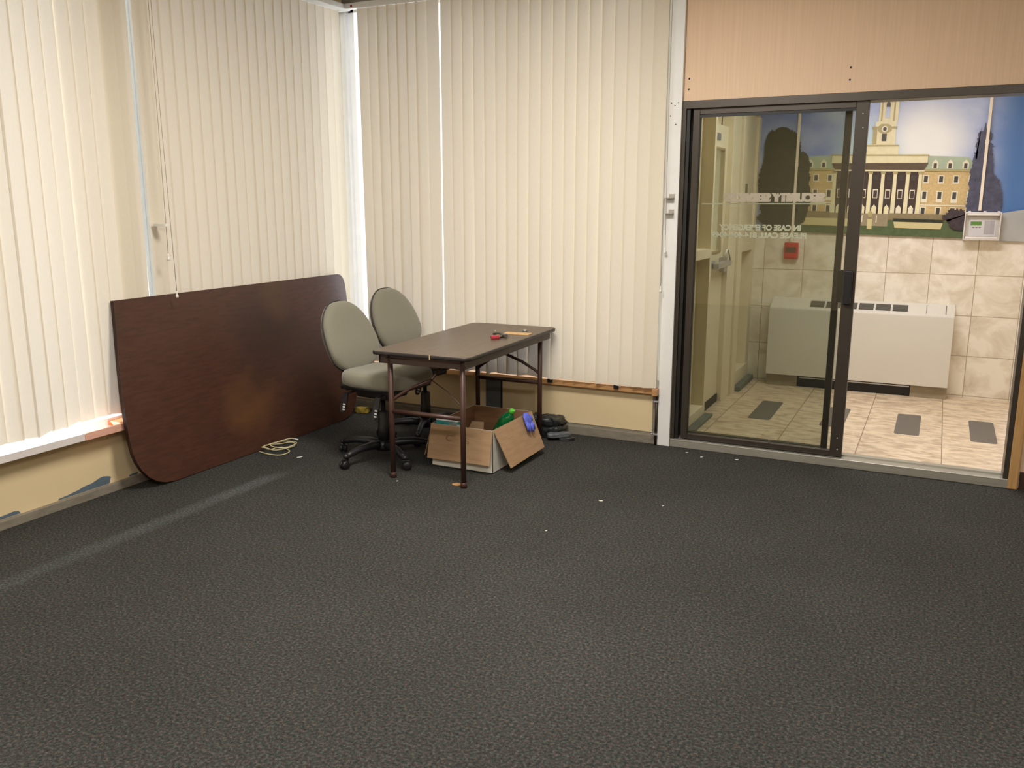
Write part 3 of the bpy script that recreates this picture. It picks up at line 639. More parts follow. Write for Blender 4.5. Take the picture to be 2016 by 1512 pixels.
# pull station
Fp = thing('alarm_pull_station', 'small red fire alarm box on the wall tiles behind the tinted glass', 'fire alarm box', (2.822, YB-.001, 1.078))
M_red = mat('red_enamel', (196, 48, 40), .35)
MB().box(-.057, .057, -.045, 0, 0, .138, .006).build('housing', M_red, Fp)
MB().box(-.045, .04, -.05, -.044, .055, .1, .002).build('window', mat('dull_dark_window', (86, 66, 54), .3), Fp)
MB().box(-.05, .05, -.055, -.044, .01, .045, .004).build('pull_bar', M_red, Fp)
for nm, x, za, zb in (('white wall conduit running down the mural to the alarm panel', 4.207, 1.486, 2.595), ('white wall conduit running down the mural to the red fire alarm box', 2.823, 1.222, 2.595)):
    o = MB().box(-.0105, .0105, -.016, 0, 0, zb-za, .002).box(-.013, .013, -.018, 0, (zb-za)*.45, (zb-za)*.45+.03, .002).build('conduit', mat('ivory_conduit', (238, 226, 208), .45), loc=(x, YB-.034 if x > 4 else YB-.034, za)); tag(o, nm, 'conduit', 'wall conduits')
# anti-slip pads
M_pad = mat('grey_grit_pad', (112, 106, 98), .9, var=.1, scale=300)
def rrect(w, h, r, N=6):
    out = []
    for cx, cy, a0 in ((w/2-r, h/2-r, 0), (-w/2+r, h/2-r, 90), (-w/2+r, -h/2+r, 180), (w/2-r, -h/2+r, 270)):
        for k in range(N+1):
            a = math.radians(a0+90*k/N); out.append((cx+r*math.cos(a), cy+r*math.sin(a)))
    return out
padproto = None
for i, (x, lab) in enumerate(((2.88, 'grey anti slip pad on the entry floor below the red fire alarm box'), (3.38, 'grey anti slip pad on the entry floor partly hidden behind the door stile'), (3.868, 'grey anti slip pad in the open doorway next to the door stile'), (4.336, 'rightmost grey anti slip pad on the entry floor, by the right jamb'))):
    if padproto is None:
        padproto = MB().prism(rrect(.158, .63, .025), 0, .0015, lambda u, v, d: (u, v, d)).build('anti_slip_pad', M_pad); o = padproto
    else:
        o = padproto.copy(); C.objects.link(o)
    o.location = (x, 1.278, .0002); tag(o, lab, 'floor pad', 'anti slip pads on the entry floor')

# ---------------------------------------------------------------- leaning tabletop
out = [(-2.156,1.045),(-2.169,.92),(-2.195,.70),(-2.209,.55),(-2.215,.42),(-2.217,.30),(-2.210,.22),(-2.196,.165),(-2.172,.115),(-2.135,.068),(-2.085,.032),(-2.03,.010),(-1.96,.001),(-1.5,0),(-.9,0),(-.46,0),(-.39,.006),(-.33,.022),(-.28,.05),(-.245,.09),(-.222,.14),(-.205,.25),(-.185,.50),(-.172,.80),(-.168,.955),(-.172,.99),(-.185,1.018),(-.206,1.038),(-.235,1.046),(-.30,1.047)]
lean = math.atan(.1304)
M_board = wood_mat('worn_brown_veneer', (62, 37, 29), (84, 52, 39), 7, (6, 1.2, 9), .42,
                   patch=[(.03, .15, .75, .42, (50, 33, 28), .7), (.02, -.10, .30, .26, (104, 70, 40), .7), (.03, .25, .98, .25, (96, 66, 44), .5), (.03, -.92, .95, .14, (60, 46, 34), .7), (.03, .55, .45, .35, (60, 34, 26), .5)])
BT = thing('tabletop', 'large dark brown wooden tabletop leaning against the left window wall', 'tabletop', (.19, -1.19, .0005))
Lc = lambda u, v, d: (-v*math.sin(lean)-d*math.cos(lean)+.0, u+1.19, v*math.cos(lean)-d*math.sin(lean)+.0265*math.sin(lean))
MB().prism(out, 0, .026, Lc).build('board', M_board, BT)
eb = MB(); n = len(out)
for i in range(n):
    (u0, v0), (u1, v1) = out[i], out[(i+1) % n]
    dd = Vector((v1-v0, u0-u1)).normalized()*-.0006
    eb.face([Lc(u0+dd.x*0, v0, .0015), Lc(u1, v1, .0015), Lc(u1, v1, .0255), Lc(u0, v0, .0255)])
eb.bm.normal_update()
for v in eb.bm.verts: pass
eb.build('edge_band', mat('dark_edge_band', (52, 34, 26), .5), BT)

# ---------------------------------------------------------------- office chairs
M_fab = mat('grey_green_fabric', (134, 130, 114), .95, var=.06, scale=220, bump=.12, bscale=400, sheen=.3, spec=.15)
M_fabd = mat('grey_fabric_shell', (126, 118, 108), .95, var=.05, scale=200, sheen=.3, spec=.15)
M_seam = mat('dark_piping', (62, 58, 52), .8)
M_chair = mat('black_chair_plastic', (26, 26, 28), .42)
M_steel = mat('dull_steel', (120, 118, 116), .35, .8)
M_label = mat('white_icon_label', (224, 222, 216), .5)
def office_chair(label, x, y, rz, dz, base_rot):
    t = thing('office_chair', label, 'office chair', (x, y, 0), rz, group='grey office chairs')
    # star base
    hub = MB().lathe([(0, .055), (.05, .055), (.056, .075), (.05, .105), (.034, .118), (0, .12)], 20).build('base_hub', M_chair, t)
    for k in range(5):
        a = base_rot+2*PI*k/5; c, s = math.cos(a), math.sin(a); Q = lambda r, z: (r*c, r*s, z)
        lg = MB().tube([Q(.03, .086), Q(.10, .097), Q(.19, .097), Q(.265, .082), Q(.30, .073)], [.027, .025, .021, .019, .017], 10).lathe([(0, .066), (.018, .066), (.02, .076), (.014, .089), (0, .092)], 12, T=Matrix.Translation(Q(.30, 0))).build('base_leg', M_chair, t)
        sa = a+rz*.7+k*1.3; cs = MB(); TT = Matrix.Translation(Q(.30, .0265)) @ Matrix.Rotation(sa, 4, 'Z') @ Matrix.Translation((.012, 0, 0))
        for sgn in (-1, 1):
            cs.lathe([(0, -.010), (.020, -.010), (.026, -.005), (.026, .005), (.020, .010), (0, .010)], 18, T=TT @ Matrix.Translation((0, sgn*.0135, 0)) @ Matrix.Rotation(PI/2, 4, 'X'))
        cs.box(-.03, .018, -.005, .005, .0, .034, .003, T=TT).tube([Q(.30, .04), Q(.30, .07)], .007, 8)
        hd = []
        cs.build('caster', M_chair, lg)
    MB().lathe([(0, .10), (.036, .10), (.036, .20), (.033, .205), (.031, .29), (.027, .30), (.0145, .302), (.0145, .37), (0, .37)], 20).build('gas_column', M_chair, t)
    # mechanism with levers
    mech = MB().box(-.13, .12, -.10, .10, .325+dz, .405+dz, .014).box(-.245, -.10, -.045, .045, .345+dz, .40+dz, .01).box(-.17, .23, -.19, .19, .385+dz, .418+dz, .008).build('tilt_mechanism', M_chair, t)
    for px, py, ln in ((-.11, -.20, .115), (.14, -.20, .13)):
        pd = MB().tube([(px*.6, -.06, .375+dz), (px*.9, -.13, .37+dz), (px, py, .365+dz)], .006, 8)
        pd.prism([(-.017, 0), (.017, 0), (.021, -ln*.45), (.02, -ln*.85), (.010, -ln), (-.010, -ln), (-.02, -ln*.85), (-.021, -ln*.45)], -.005, .005, lambda u, v, d: (px+u-.012*v/ln*-1, py+d+v*.25, .372+dz+v))
        lv = pd.build('lever', M_chair, mech)
        ic = MB()
        for q in range(3): ic.box(px-.009, px+.009, -.0016, 0, -.006, .002, 0, T=Matrix.Translation((0, py-.0055-ln*.25*(.58+.13*q), .372+dz-ln*(.58+.13*q))))
        ic.build('lever_label', M_label, mech)
    MB().lathe([(0, 0), (.020, 0), (.024, .006), (.024, .028), (.018, .034), (0, .034)], 16, T=Matrix.Translation((-.225, -.045, .372+dz)) @ Matrix.Rotation(PI/2, 4, 'X')).build('tension_knob', M_chair, mech)
    # seat
    so = superellipse(.236, .247, 3.2, 48)
    def seat_fn(u, v, d):
        front = max(0, (u-.09)/.153); wf = -.032*front*front; side = .010*(v/.247)**2; dish = -.012*math.exp(-((u+.06)**2+v*v)/.018)
        return (u+.045, v, .418+dz+d+wf*(.4+.6*d/.09)+side*(d/.09)+(dish if d > .06 else 0))
    st = MB().pillow(so, [(.55, 0), (.93, 0), (.985, .008), (1, .022), (1.0, .042), (.985, .062), (.94, .076), (.85, .084), (.6, .088), (.3, .089)], seat_fn).build('seat', M_fab, t)
    MB().pillow(superellipse(.225, .23, 3.2, 40), [(.6, -.012), (1, -.012), (1.0, .004), (.6, .004)], lambda u, v, d: (u+.045, v, .416+dz+d)).build('seat_pan', M_chair, st)
    # upright and back
    MB().tube([(-.17, 0, .385+dz), (-.235, 0, .40+dz), (-.268, 0, .45+dz), (-.268, 0, .50+dz), (-.292, 0, .60+dz)], [.022, .024, .022, .018, .014], 8).build('back_upright', M_chair, t)
    def back_outline(N=56, k=1.0):
        o_ = []
        for i in range(N):
            a = 2*PI*i/N; c, s = math.cos(a), math.sin(a); n_ = 2.8
            v = .213*math.copysign(abs(s)**(2/n_), s); u = math.copysign(abs(c)**(2/n_), c)
            w = .216-.066*max(0, (v+.05)/.263)**1.7-.022*max(0, (-.08-v)/.133)**1.5
            o_.append((u*w*k, v*k))
        return o_
    def back_fn(off):
        def fn(u, v, d):
            z = .674+dz+v; wrap = .35*u*u; lumbar = .022*math.exp(-((v+.08)**2)/.012); tilt = -.29*(v+.213)
            return (-.222+tilt+wrap+lumbar*.8+d+off, u, z)
        return fn
    bk = MB().pillow(back_outline(), [(.6, .0), (.95, .0), (.99, .006), (1.0, .018), (.985, .032), (.94, .044), (.84, .052), (.6, .058), (.3, .060)], back_fn(0)).build('backrest', M_fab, t)
    MB().pillow(back_outline(k=.985), [(.4, -.036), (.8, -.034), (.93, -.030), (.975, -.020), (.995, -.006), (1.0, -.002), (.9, -.002)], back_fn(0)).build('back_shell', M_fabd, bk)
    ol = back_outline(k=1.0); MB().tube([back_fn(0)(u, v, -.0005) for u, v in ol], .0032, 6, closed=True).build('piping', M_seam, bk)
    return t
CH1 = office_chair('grey fabric office chair at the near end of the folding table', .984, -1.05, math.radians(-6), .066, math.radians(256+6))
CH2 = office_chair('grey fabric office chair farther back, between the corner and the folding table', .916, -.455, math.radians(-8), .09, math.radians(292+8))
# ---------------------------------------------------------------- folding table
M_lam = wood_mat('walnut_laminate', (84, 70, 58), (106, 90, 74), 6, (14, .8, 6), .42)
M_edge = mat('dark_edge_moulding', (46, 40, 38), .45)
M_apron = mat('brown_apron', (74, 58, 50), .5, var=.08, scale=10)
M_leg = mat('brown_enamel_steel', (74, 50, 42), .4, .2, var=.05, scale=12)
TB = thing('folding_table', 'folding table with walnut laminate top and brown steel legs', 'table', (1.444, -.756, 0), math.radians(1.55))
W2_, L2_ = .309, .643
def rr4(w, l, r, N=8):
    o_ = []
    for cx, cy, a0 in ((w-r, l-r, 0), (-w+r, l-r, 90), (-w+r, -l+r, 180), (w-r, -l+r, 270)):
        for k in range(N+1): a = math.radians(a0+90*k/N); o_.append((cx+r*math.cos(a), cy+r*math.sin(a)))
    return o_
MB().prism(rr4(W2_-.003, L2_-.003, .047), .722, .7402, lambda u, v, d: (u, v, d)).build('tabletop', M_lam, TB)
e = MB(); oo = rr4(W2_, L2_, .05); n = len(oo); prof = [(0, .7205), (.0, .726), (.0012, .733), (.0, .7385), (-.0035, .7404), (-.0045, .7395)]
rings = [[e.bm.verts.new((u*(1+p/W2_), v*(1+p/L2_), z)) for u, v in oo] for p, z in prof] + [[e.bm.verts.new((u*.985, v*.993, .7205)) for u, v in oo]]
for a, b in zip(rings, rings[1:]):
    for k in range(n): f = e.bm.faces.new((a[k], a[(k+1) % n], b[(k+1) % n], b[k])); f.smooth = True
for k in range(n): e.bm.faces.new((rings[-1][k], rings[-1][(k+1) % n], rings[0][(k+1) % n], rings[0][k]))
e.build('edge_moulding', M_edge, TB)
MB().box(.075, .081, -L2_-.0016, -L2_+.004, .716, .741, 0).build('edge_chip', mat('pale_raw_chip', (210, 180, 130), .7), TB)['label'] = 'pale chip in the dark edge'
aw, al = W2_-.038, L2_-.036
MB().box(-aw, aw, -al, -al+.018, .668, .722, .002).box(-aw, aw, al-.018, al, .668, .722, .002).box(-aw, -aw+.018, -al, al, .668, .722, .002).box(aw-.018, aw, -al, al, .668, .722, .002).build('apron', M_apron, TB)
lx = (-.205, .252)
for ly, s in ((-.594, 1), (.485, -1)):
    for x_ in lx: MB().tube([(x_, ly, .0), (x_, ly, .715)], .0155, 14).lathe([(0, 0), (.0185, 0), (.0185, .03), (.0155, .032)], 14, T=Matrix.Translation((x_, ly, 0))).build('leg', M_leg, TB)
    MB().tube([(lx[0], ly, .393), (lx[1], ly, .393)], .0135, 12).build('crossbar', M_leg, TB)
    MB().tube([(lx[0]-.02, ly, .70), (lx[1]+.02, ly, .70)], .014, 12).build('top_rail', M_leg, TB)
    ap = ((lx[0]+lx[1])/2, ly+s*.06, .58)
    for x_ in lx:
        sg = 1 if x_ > 0 else -1
        rb = .0095 if s < 0 or x_ < 0 else .003
        MB().tube([(x_, ly, .425), (x_-sg*.006, ly+s*.006, .455), (x_-sg*.03, ly+s*.01, .475), ((x_+ap[0])/2, ly+s*.035, .53), ap], rb, 10).build('brace', M_leg, TB)
    MB().tube([ap, (ap[0], ly+s*.30, .695), (ap[0], ly+s*.34, .715)], .008, 10).build('brace', M_leg, TB)

TZ = .7405
# key bunch
K = thing('key_bunch', 'bunch of keys with a red fob lying on the folding table', 'keys', (1.592, -.665, TZ+.001), .2)
K.scale = (1.2, 1.2, 1.2)
MB().tube([(.016*math.cos(2*PI*k/16), .016*math.sin(2*PI*k/16), .006) for k in range(16)], .0014, 6, closed=True).build('ring', M_steel, K)
MB().box(-.055, -.012, -.052, -.026, 0, .017, .004, T=Matrix.Rotation(.5, 4, 'Z')).build('fob', mat('red_plastic_fob', (176, 52, 62), .4), K)['label'] = 'red plastic fob'
MB().box(.0, .04, -.012, .028, .004, .016, .004, T=Matrix.Rotation(.3, 4, 'Z')).build('fob', mat('black_fob', (24, 22, 26), .3), K)['label'] = 'black remote fob'
MB().tube([(-.02, .01, .008), (-.04, .03, .012), (-.02, .05, .01), (.01, .045, .008), (.015, .015, .008)], .006, 8).build('strap', mat('dark_green_strap', (22, 34, 26), .6), K)['label'] = 'dark green wrist strap'
for k, a in enumerate((.6, 1.5, -.6, -1.3, 2.5)):
    c, s = math.cos(a), math.sin(a); T = Matrix.Rotation(a, 4, 'Z')
    kb = MB(); kb.box(.018, .052, -.003, .003, .0035+.0022*k, .0052+.0022*k, 0, T=T); kb.lathe([(0, .0022+.0022*k), (.010, .0022+.0022*k), (.010, .0052+.0022*k), (0, .0052+.0022*k)], 14, T=T @ Matrix.Translation((.013, 0, 0)))
    kb.build('key', M_alu if k % 2 else mat('brass_key', (150, 130, 80), .35, .8), K)
o = MB().prism([(-.085, -.036), (.085, -.036), (.085, .036), (-.085, .036)], 0, .004, lambda u, v, d: (u, v, d+.004*max(0, (abs(u)-.05)/.035)*0)).build('envelope', mat('manila_paper', (222, 184, 130), .6, var=.03, scale=9), loc=(1.628, -.487, TZ+.0008)); o.rotation_euler = (0, 0, .06)
tag(o, 'small orange manila envelope at the far end of the folding table', 'envelope')
MB().prism([(-.084, .012), (0, -.012), (.084, .012), (.084, .0355), (-.084, .0355)], .0041, .0052, lambda u, v, d: (u, v, d)).build('flap', mat('manila_flap', (212, 172, 118), .6), o)
o = MB().lathe([(0, 0), (.016, 0), (.017, .004), (.013, .009), (.006, .012), (0, .0125)], 20).build('metal_cap', mat('bright_tin', (176, 174, 166), .3, .6), loc=(1.615, -.352, TZ)); tag(o, 'small shiny metal cap behind the orange envelope on the table', 'cap')
o = MB().lathe([(0, 0), (.005, .001), (.0045, .005), (0, .0065)], 10).build('crumb', M_plastic, loc=(1.45, -.448, TZ)); tag(o, 'tiny white crumb on the table behind the keys', 'crumb')

# ---------------------------------------------------------------- cardboard box and what is in it
M_card = wood_mat('brown_cardboard', (154, 122, 90), (172, 140, 106), 8, (1, 1, 7), .8)
M_cardin = wood_mat('cardboard_inside', (128, 92, 62), (146, 106, 72), 8, (1, 1, 5), .85)
M_boxw = mat('white_printed_carton', (222, 218, 206), .55, var=.03, scale=12)
BX = thing('cardboard_box', 'open white cardboard box with brown flaps folded down under the table', 'box', (1.535, -.785, .0005))
bw, bl, bh, tk = .2065, .267, .259, .004
MB().box(-bw, bw, -bl, bl, 0, tk).box(-bw, -bw+tk, -bl, bl, 0, bh).box(bw-tk, bw, -bl, bl, 0, bh).box(-bw, bw, -bl, -bl+tk, 0, bh).box(-bw, bw, bl-tk, bl, 0, bh).build('carton', M_boxw, BX)
li = MB(); q = tk+.0006
li.box(-bw+tk, -bw+q, -bl+tk, bl-tk, tk, bh).box(bw-q, bw-tk, -bl+tk, bl-tk, tk, bh).box(-bw+tk, bw-tk, -bl+tk, -bl+q, tk, bh).box(-bw+tk, bw-tk, bl-q, bl-tk, tk, bh).box(-bw+tk, bw-tk, -bl+tk, bl-tk, tk, q)
li.build('lining', M_cardin, BX)
def flap(p0, p1, p2, p3, th=.004, name='flap'):
    P = [Vector(p) for p in (p0, p1, p2, p3)]; nn = (P[1]-P[0]).cross(P[3]-P[0]).normalized()*th
    mb = MB(); vs = [mb.bm.verts.new(p) for p in P]+[mb.bm.verts.new(p+nn) for p in P]
    for f in ((0,1,2,3),(7,6,5,4),(0,4,5,1),(1,5,6,2),(2,6,7,3),(3,7,4,0)): mb.bm.faces.new([vs[i] for i in f])
    return mb.build(name, M_card, BX)
ff = flap((-bw, -bl-.002, bh), (bw, -bl-.002, bh), (bw+.006, -bl-.05, .062), (-bw-.006, -bl-.045, .056))
flap((bw+.001, -bl+.01, bh+.002), (bw+.001, bl-.002, bh+.004), (bw+.105, bl-.03, .046), (bw+.098, -bl+.045, .036))
flap((-bw-.001, bl, bh), (-bw-.001, -bl+.01, bh), (-bw-.07, -bl+.03, .05), (-bw-.07, bl-.02, .05))
flap((bw, bl+.001, bh), (-bw, bl+.001, bh), (-bw, bl+.05, .05), (bw, bl+.05, .05))
M_ink = mat('brown_marker', (92, 60, 42), .8)
def marker(ch, x0, x1, z0, z1):
    ob = text_mesh(ch, x0, x1, 0, 1, 0, 'handwriting', M_ink, ff, mirror=False, bold=-.03)
    for v in ob.data.vertices:
        z = z0+(z1-z0)*v.co.z; t = (bh-z)/(bh-.058); v.co = (v.co.x, -bl-.0022-.0455*t-.0045, z)
marker('C', 1.443-1.535, 1.488-1.535, .172, .205); marker('S', 1.562-1.535, 1.600-1.535, .168, .200)
# things inside the box
o = thing('carton', 'teal and white printed carton standing at the front of the cardboard box', 'carton', (1.415, -.975, .006))
MB().box(-.073, .073, -.045, .045, 0, .266, .002).build('body', mat('teal_print', (52, 142, 138), .45), o)
MB().box(-.074, .078, -.047, .047, .2665, .281, .006).build('lid', mat('white_lid', (232, 232, 236), .4), o)
MB().box(.02, .0735, -.0456, -.044, .225, .264).build('label', mat('grey_print', (134, 150, 150), .5, var=.4, scale=120), o)
o = MB().box(-.02, .02, -.004, .004, 0, .255, .001).build('booklet', mat('pale_print', (206, 200, 196), .5, var=.15, scale=60), loc=(1.513, -1.025, .006)); tag(o, 'pale printed booklet standing beside the teal carton in the box', 'booklet')
o = flap((-.06, 0, 0), (.09, .02, 0), (.075, .06, .165), (.0, .05, .165), .004, 'cardboard_piece'); o.parent = None; o.location = (1.505, -.915, .085); tag(o, 'loose pointed piece of grey brown cardboard inside the box', 'cardboard')
o = MB().pillow(superellipse(.13, .11, 3, 40), [(.5, 0), (.95, 0), (1, .02), (.95, .05), (.7, .06), (.4, .065)], lambda u, v, d: (u, v, d+(.012*noise.noise(Vector((u*14, v*14, d*9))) if d > .03 else 0))).build('crumpled_paper', mat('brown_packing_paper', (120, 104, 78), .85, var=.15, scale=30), loc=(1.50, -.765, .0075)); tag(o, 'crumpled packing paper at the bottom of the cardboard box', 'paper')
# bottle leaning in the box
M_green = bpy.data.materials.new('green_bottle_plastic'); M_green.use_nodes = True; bb = M_green.node_tree.nodes['Principled BSDF']
bb.inputs['Base Color'].default_value = (*s2l((20, 120, 62)), 1); bb.inputs['Roughness'].default_value = .08; bb.inputs['Transmission Weight'].default_value = .45; bb.inputs['IOR'].default_value = 1.35
BO = thing('bottle', 'green plastic bottle with bright green cap leaning in the cardboard box', 'bottle', (1.607, -.74, .122)); BO.rotation_euler = (0, math.radians(30), 0)
MB().lathe([(0, .0), (.035, 0), (.047, .012), (.048, .09), (.045, .10), (.048, .11), (.047, .135), (.040, .165), (.026, .188), (.0145, .200), (.0145, .215)], 28).build('body', M_green, BO, True)
MB().lathe([(.0165, .203), (.0175, .205), (.0175, .222), (.0165, .2245), (0, .2245)], 20).build('cap', mat('bright_green_cap', (92, 196, 62), .4), BO)
# blue glove draped over the right flap
GL = thing('glove', 'blue disposable glove draped over the right flap of the box', 'glove', (1.751, -.655, .268))
g = MB(); nx = .20
def gp(t, s, h=0):  # t: down the flap, s: along it
    return (.004+max(0, t)*.40+h+.004*math.sin(s*90), s, -max(0, t)*.86-.004*abs(t) + (.012 if t < 0 else .004)+h*.4)
g.pillow(superellipse(.5, .5, 2.6, 28), [(.7, 0), (1, .004), (.98, .014), (.6, .019)], lambda u, v, d: gp(.035+u*.075, -.002+v*.075, d))
fing = [(.02, .038, .06, .050), (.06, .030, .115, .036), (.065, .010, .125, .008), (.062, -.010, .12, -.022), (.05, -.03, .10, -.05)]
for t0, s0, t1, s1 in fing: g.tube([gp(t0, s0, .008), gp((t0+t1)/2, (s0+s1)/2-.003, .013), gp(t1, s1, .008)], [.011, .010, .007], 8)
g.build('fabric', mat('blue_nitrile', (92, 104, 206), .5, var=.12, scale=60), GL, True)

# ---------------------------------------------------------------- black bin bags, cable, rag, scraps
M_bag = mat('black_bag_plastic', (40, 42, 42), .32, var=.15, scale=8, bump=.5, bscale=25)
BG = thing('bin_bag', 'heap of folded black plastic bags behind the box against the panel', 'plastic bags', (1.665, -.128, .0))
def crump(a, b, h, cx, cy, cz, seed, rz, amp=.012):
    R = Matrix.Rotation(rz, 3, 'Z')
    def fn(u, v, d):
        p = Vector((u, v, d)); nn = (noise.noise_vector(p*13+Vector((seed, 0, 0)))+noise.noise_vector(p*34+Vector((0, seed, 0)))*.55)*amp*(1 if d > .001 else 0); nn.z *= .7
        q = R @ (p+nn); return (q.x+cx, q.y+cy, max(.0008, q.z+cz))
    m_ = MB(); m_.pillow(superellipse(a, b, 4, 72), [(.5, 0), (.9, 0), (.97, h*.08), (1, h*.2), (.95, h*.3), (1.01, h*.45), (.94, h*.58), (1.0, h*.72), (.97, h*.88), (.9, h*.97), (.75, h), (.6, h*.96), (.45, h*1.03), (.3, h), (.15, h*1.02)], fn); return m_
crump(.14, .085, .075, 0, -.0, 0, 1, .05, .03).build('bag', M_bag, BG, True)
crump(.125, .07, .055, -.015, .02, .073, 5, -.08, .032).build('bag', M_bag, BG, True)
crump(.085, .032, .026, .128, -.068, .022, 9, .75, .008).build('bag_flap', mat('grey_sheen_plastic', (92, 96, 98), .35, var=.1, scale=10, bump=.4, bscale=30), BG, True)['label'] = 'shiny grey fold of a bag'
crump(.055, .035, .022, .175, -.055, .0, 12, .5, .01).build('bag_flap', M_bag, BG, True)
M_cable = mat('cream_cable', (206, 196, 152), .5)
pts = [(.215,-1.315),(.297,-1.348),(.383,-1.324),(.405,-1.27),(.396,-1.235),(.345,-1.20),(.297,-1.179),(.27,-1.22),(.251,-1.259),(.20,-1.25),(.163,-1.216),(.155,-1.19),(.18,-1.165),(.211,-1.17),(.224,-1.116),(.258,-1.079),(.30,-1.085),(.341,-1.118),(.345,-1.18),(.342,-1.242),(.29,-1.27),(.233,-1.258),(.19,-1.27),(.175,-1.24),(.182,-1.18),(.21,-1.10),(.26,-1.06),(.32,-1.075),(.35,-1.14),(.33,-1.21),(.26,-1.235),(.20,-1.21),(.19,-1.15),(.205,-1.09),(.225,-1.03),(.245,-1.007)]
def smooth(p, it=2):
    for _ in range(it):
        q = [p[0]]
        for a, b in zip(p, p[1:]): q += [tuple(.75*x+.25*y for x, y in zip(a, b)), tuple(.25*x+.75*y for x, y in zip(a, b))]
        p = q+[p[-1]]
    return p
pts = [(x, y, 0) if x > .215 else (x+(.22-x), y-1.08*(.22-x), .40*(.22-x)) for x, y in pts]
p3 = smooth([(x, y, zz+.004+.010*(.5+.5*math.sin(i*2.1))+.0004*i) for i, (x, y, zz) in enumerate(pts)])
o = MB().tube(p3, .0034, 7).build('cable', M_cable); tag(o, 'coiled cream cable lying on the carpet in front of the leaning tabletop', 'cable')
MB().tube([p3[-1], (p3[-1][0]+.02, p3[-1][1]+.006, .012)], .005, 8).build('plug', M_plastic, o)
o = crump(.05, .025, .045, 0, 0, 0, 3, .5, .02).build('rag', mat('mustard_cloth', (178, 154, 62), .9, var=.2, scale=40), None, True); o.location = (.17, -.15, .001); tag(o, 'small crumpled mustard yellow cloth on the floor in the corner behind the chairs', 'cloth')
def scrap(x, y, a, b, rz, label, m=None, name='paper_scrap'):
    r_ = random.Random(int(x*1000)); N = 7
    pl = [(a*math.cos(2*PI*k/N)*r_.uniform(.7, 1.1), b*math.sin(2*PI*k/N)*r_.uniform(.7, 1.1)) for k in range(N)]
    o = MB().prism(pl, .0, .0022, lambda u, v, d: (u, v, d+.001+.004*max(0, u/a)*.5)).build(name, m or M_plastic, loc=(x, y, .0012)); o.rotation_euler = (0, 0, rz); return tag(o, label, 'scrap', 'scraps on the carpet')
scrap(.514, -1.287, .022, .008, .9, 'long white scrap on the carpet right of the coiled cable')
scrap(1.318, -1.413, .006, .005, .3, 'tiny white scrap on the carpet by the near left table leg')
scrap(2.472, -1.215, .014, .008, 0, 'white scrap on the open carpet in the middle of the room')
scrap(2.96, -.144, .013, .008, .2, 'white scrap on the carpet close to the door threshold, under the tinted glass')
scrap(2.643, -.129, .008, .005, .2, 'small pale scrap on the carpet beside the left end of the door threshold')
scrap(2.751, -.187, .009, .006, .5, 'small pale scrap on the carpet just left of the threshold scrap')
scrap(2.789, -1.146, .007, .004, .5, 'tiny white speck on the open carpet right of the middle scrap')
scrap(2.385, -1.733, .006, .004, .5, 'tiny yellowish speck on the open carpet nearest the viewer')
scrap(1.655, -1.315, .035, .03, .4, 'torn piece of tan cardboard under the near right table leg', mat('tan_cardboard', (176, 134, 88), .85), 'cardboard_scrap')

# ---------------------------------------------------------------- lamps, daylight, camera
def troffer(name, x, y, z, sx, sy, power, label):
    t = thing(name, label, 'ceiling light', (x, y, z), group='ceiling lights')
    MB().box(-sx/2-.02, sx/2+.02, -sy/2-.02, sy/2+.02, -.012, -.001).build('housing', M_plastic, t)
    l = bpy.data.lights.new('lamp_tube', 'AREA'); l.shape = 'RECTANGLE'; l.size = sx; l.size_y = sy; l.energy = power; l.color = LAMP_COL
    l.color = LAMP_COL if x != 3.6 else LAMP_V; lo = bpy.data.objects.new('lamp_tube', l); C.objects.link(lo); lo.parent = t; lo.location = (0, 0, -.016)
troffer('ceiling_light', 2.4, -2.2, RZ, 1.2, .6, P_A, 'rectangular fluorescent ceiling light nearest the back window')
troffer('ceiling_light', 2.7, -5.6, RZ, 1.2, .6, P_B, 'rectangular fluorescent ceiling light over the left of the room')
troffer('ceiling_light', 4.9, -5.2, RZ, 1.2, .6, P_C, 'rectangular fluorescent ceiling light over the right of the room')
troffer('ceiling_light', 3.6, .95, 2.6, 1.2, .3, P_V, 'slim ceiling light in the tiled entry')
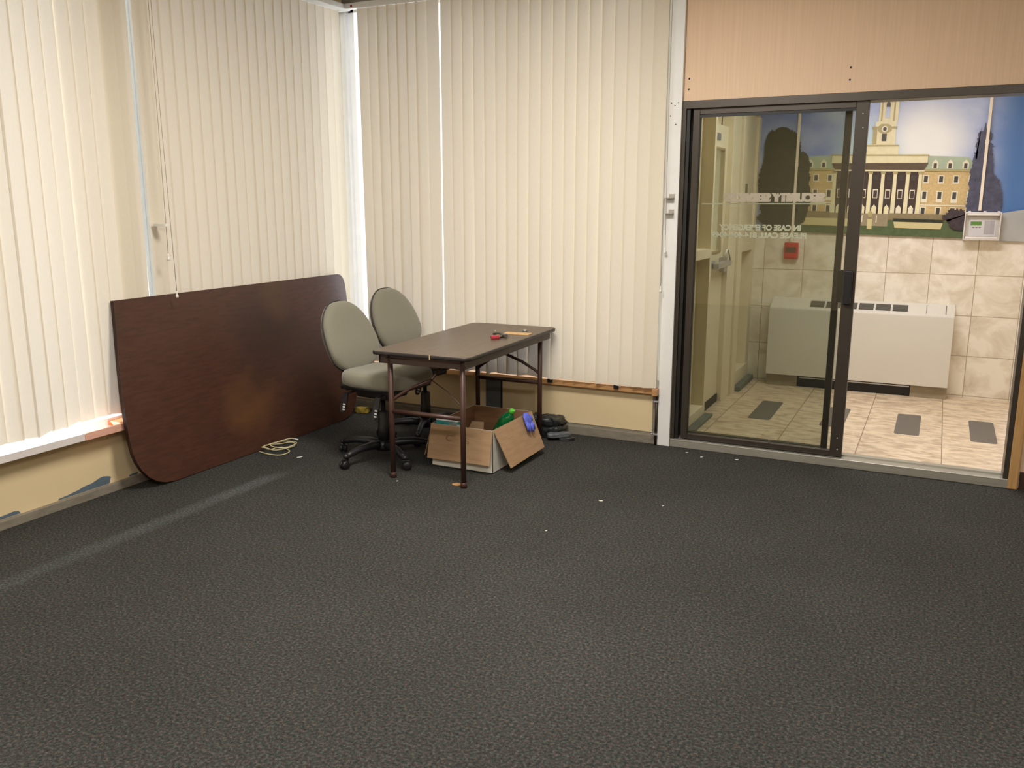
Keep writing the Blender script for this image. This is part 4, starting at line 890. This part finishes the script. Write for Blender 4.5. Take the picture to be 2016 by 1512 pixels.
su = bpy.data.lights.new('sun', 'SUN'); su.energy = P_SUN; su.angle = math.radians(3.8); su.color = (.90, .95, 1)
so_ = bpy.data.objects.new('sun', su); C.objects.link(so_); so_.location = (-4, -6, 5); so_.rotation_euler = Vector((.52, .85, -.392)).to_track_quat('-Z', 'Y').to_euler()
wd = bpy.data.worlds.new('daylight'); bpy.context.scene.world = wd; wd.use_nodes = True
bg = wd.node_tree.nodes['Background']; bg.inputs[0].default_value = (.86, .90, 1.0, 1); bg.inputs[1].default_value = P_SKY
for nm, lo_, sx, sy, rot in (('left_window_portal', (-.25, -2.6, 1.65), 2.5, 5.2, (0, -PI/2, 0)), ('back_window_portal', (1.2, .2, 1.65), 2.4, 2.5, (-PI/2, 0, 0))):
    l = bpy.data.lights.new(nm, 'AREA'); l.shape = 'RECTANGLE'; l.size = sx; l.size_y = sy; l.cycles.is_portal = True
    o = bpy.data.objects.new(nm, l); C.objects.link(o); o.location = lo_; o.rotation_euler = rot
cam = bpy.data.cameras.new('camera'); cam.sensor_width = 36; cam.lens = 1699.178/2016*36; cam.clip_start = .05
co = bpy.data.objects.new('camera', cam); C.objects.link(co)
yw, pt, rl = -.457746050, .207407621, .000214
fw = Vector((math.sin(yw)*math.cos(pt), math.cos(yw)*math.cos(pt), -math.sin(pt))); rt = Vector((math.cos(yw), -math.sin(yw), 0)); up = rt.cross(fw)
r1 = rt*math.cos(rl)-up*math.sin(rl); u1 = rt*math.sin(rl)+up*math.cos(rl)
co.matrix_world = Matrix(((r1.x, u1.x, -fw.x, 3.97054), (r1.y, u1.y, -fw.y, -5.32223), (r1.z, u1.z, -fw.z, 1.55), (0, 0, 0, 1)))
sc = bpy.context.scene; sc.camera = co
sc.view_settings.view_transform = 'Standard'; sc.view_settings.look = 'None'; sc.view_settings.gamma = 1; sc.view_settings.exposure = EXPOSURE; sc.view_settings.use_curve_mapping = False
sc.cycles.max_bounces = 10; sc.cycles.transparent_max_bounces = 16; sc.cycles.transmission_bounces = 8; sc.cycles.caustics_reflective = False; sc.cycles.caustics_refractive = False
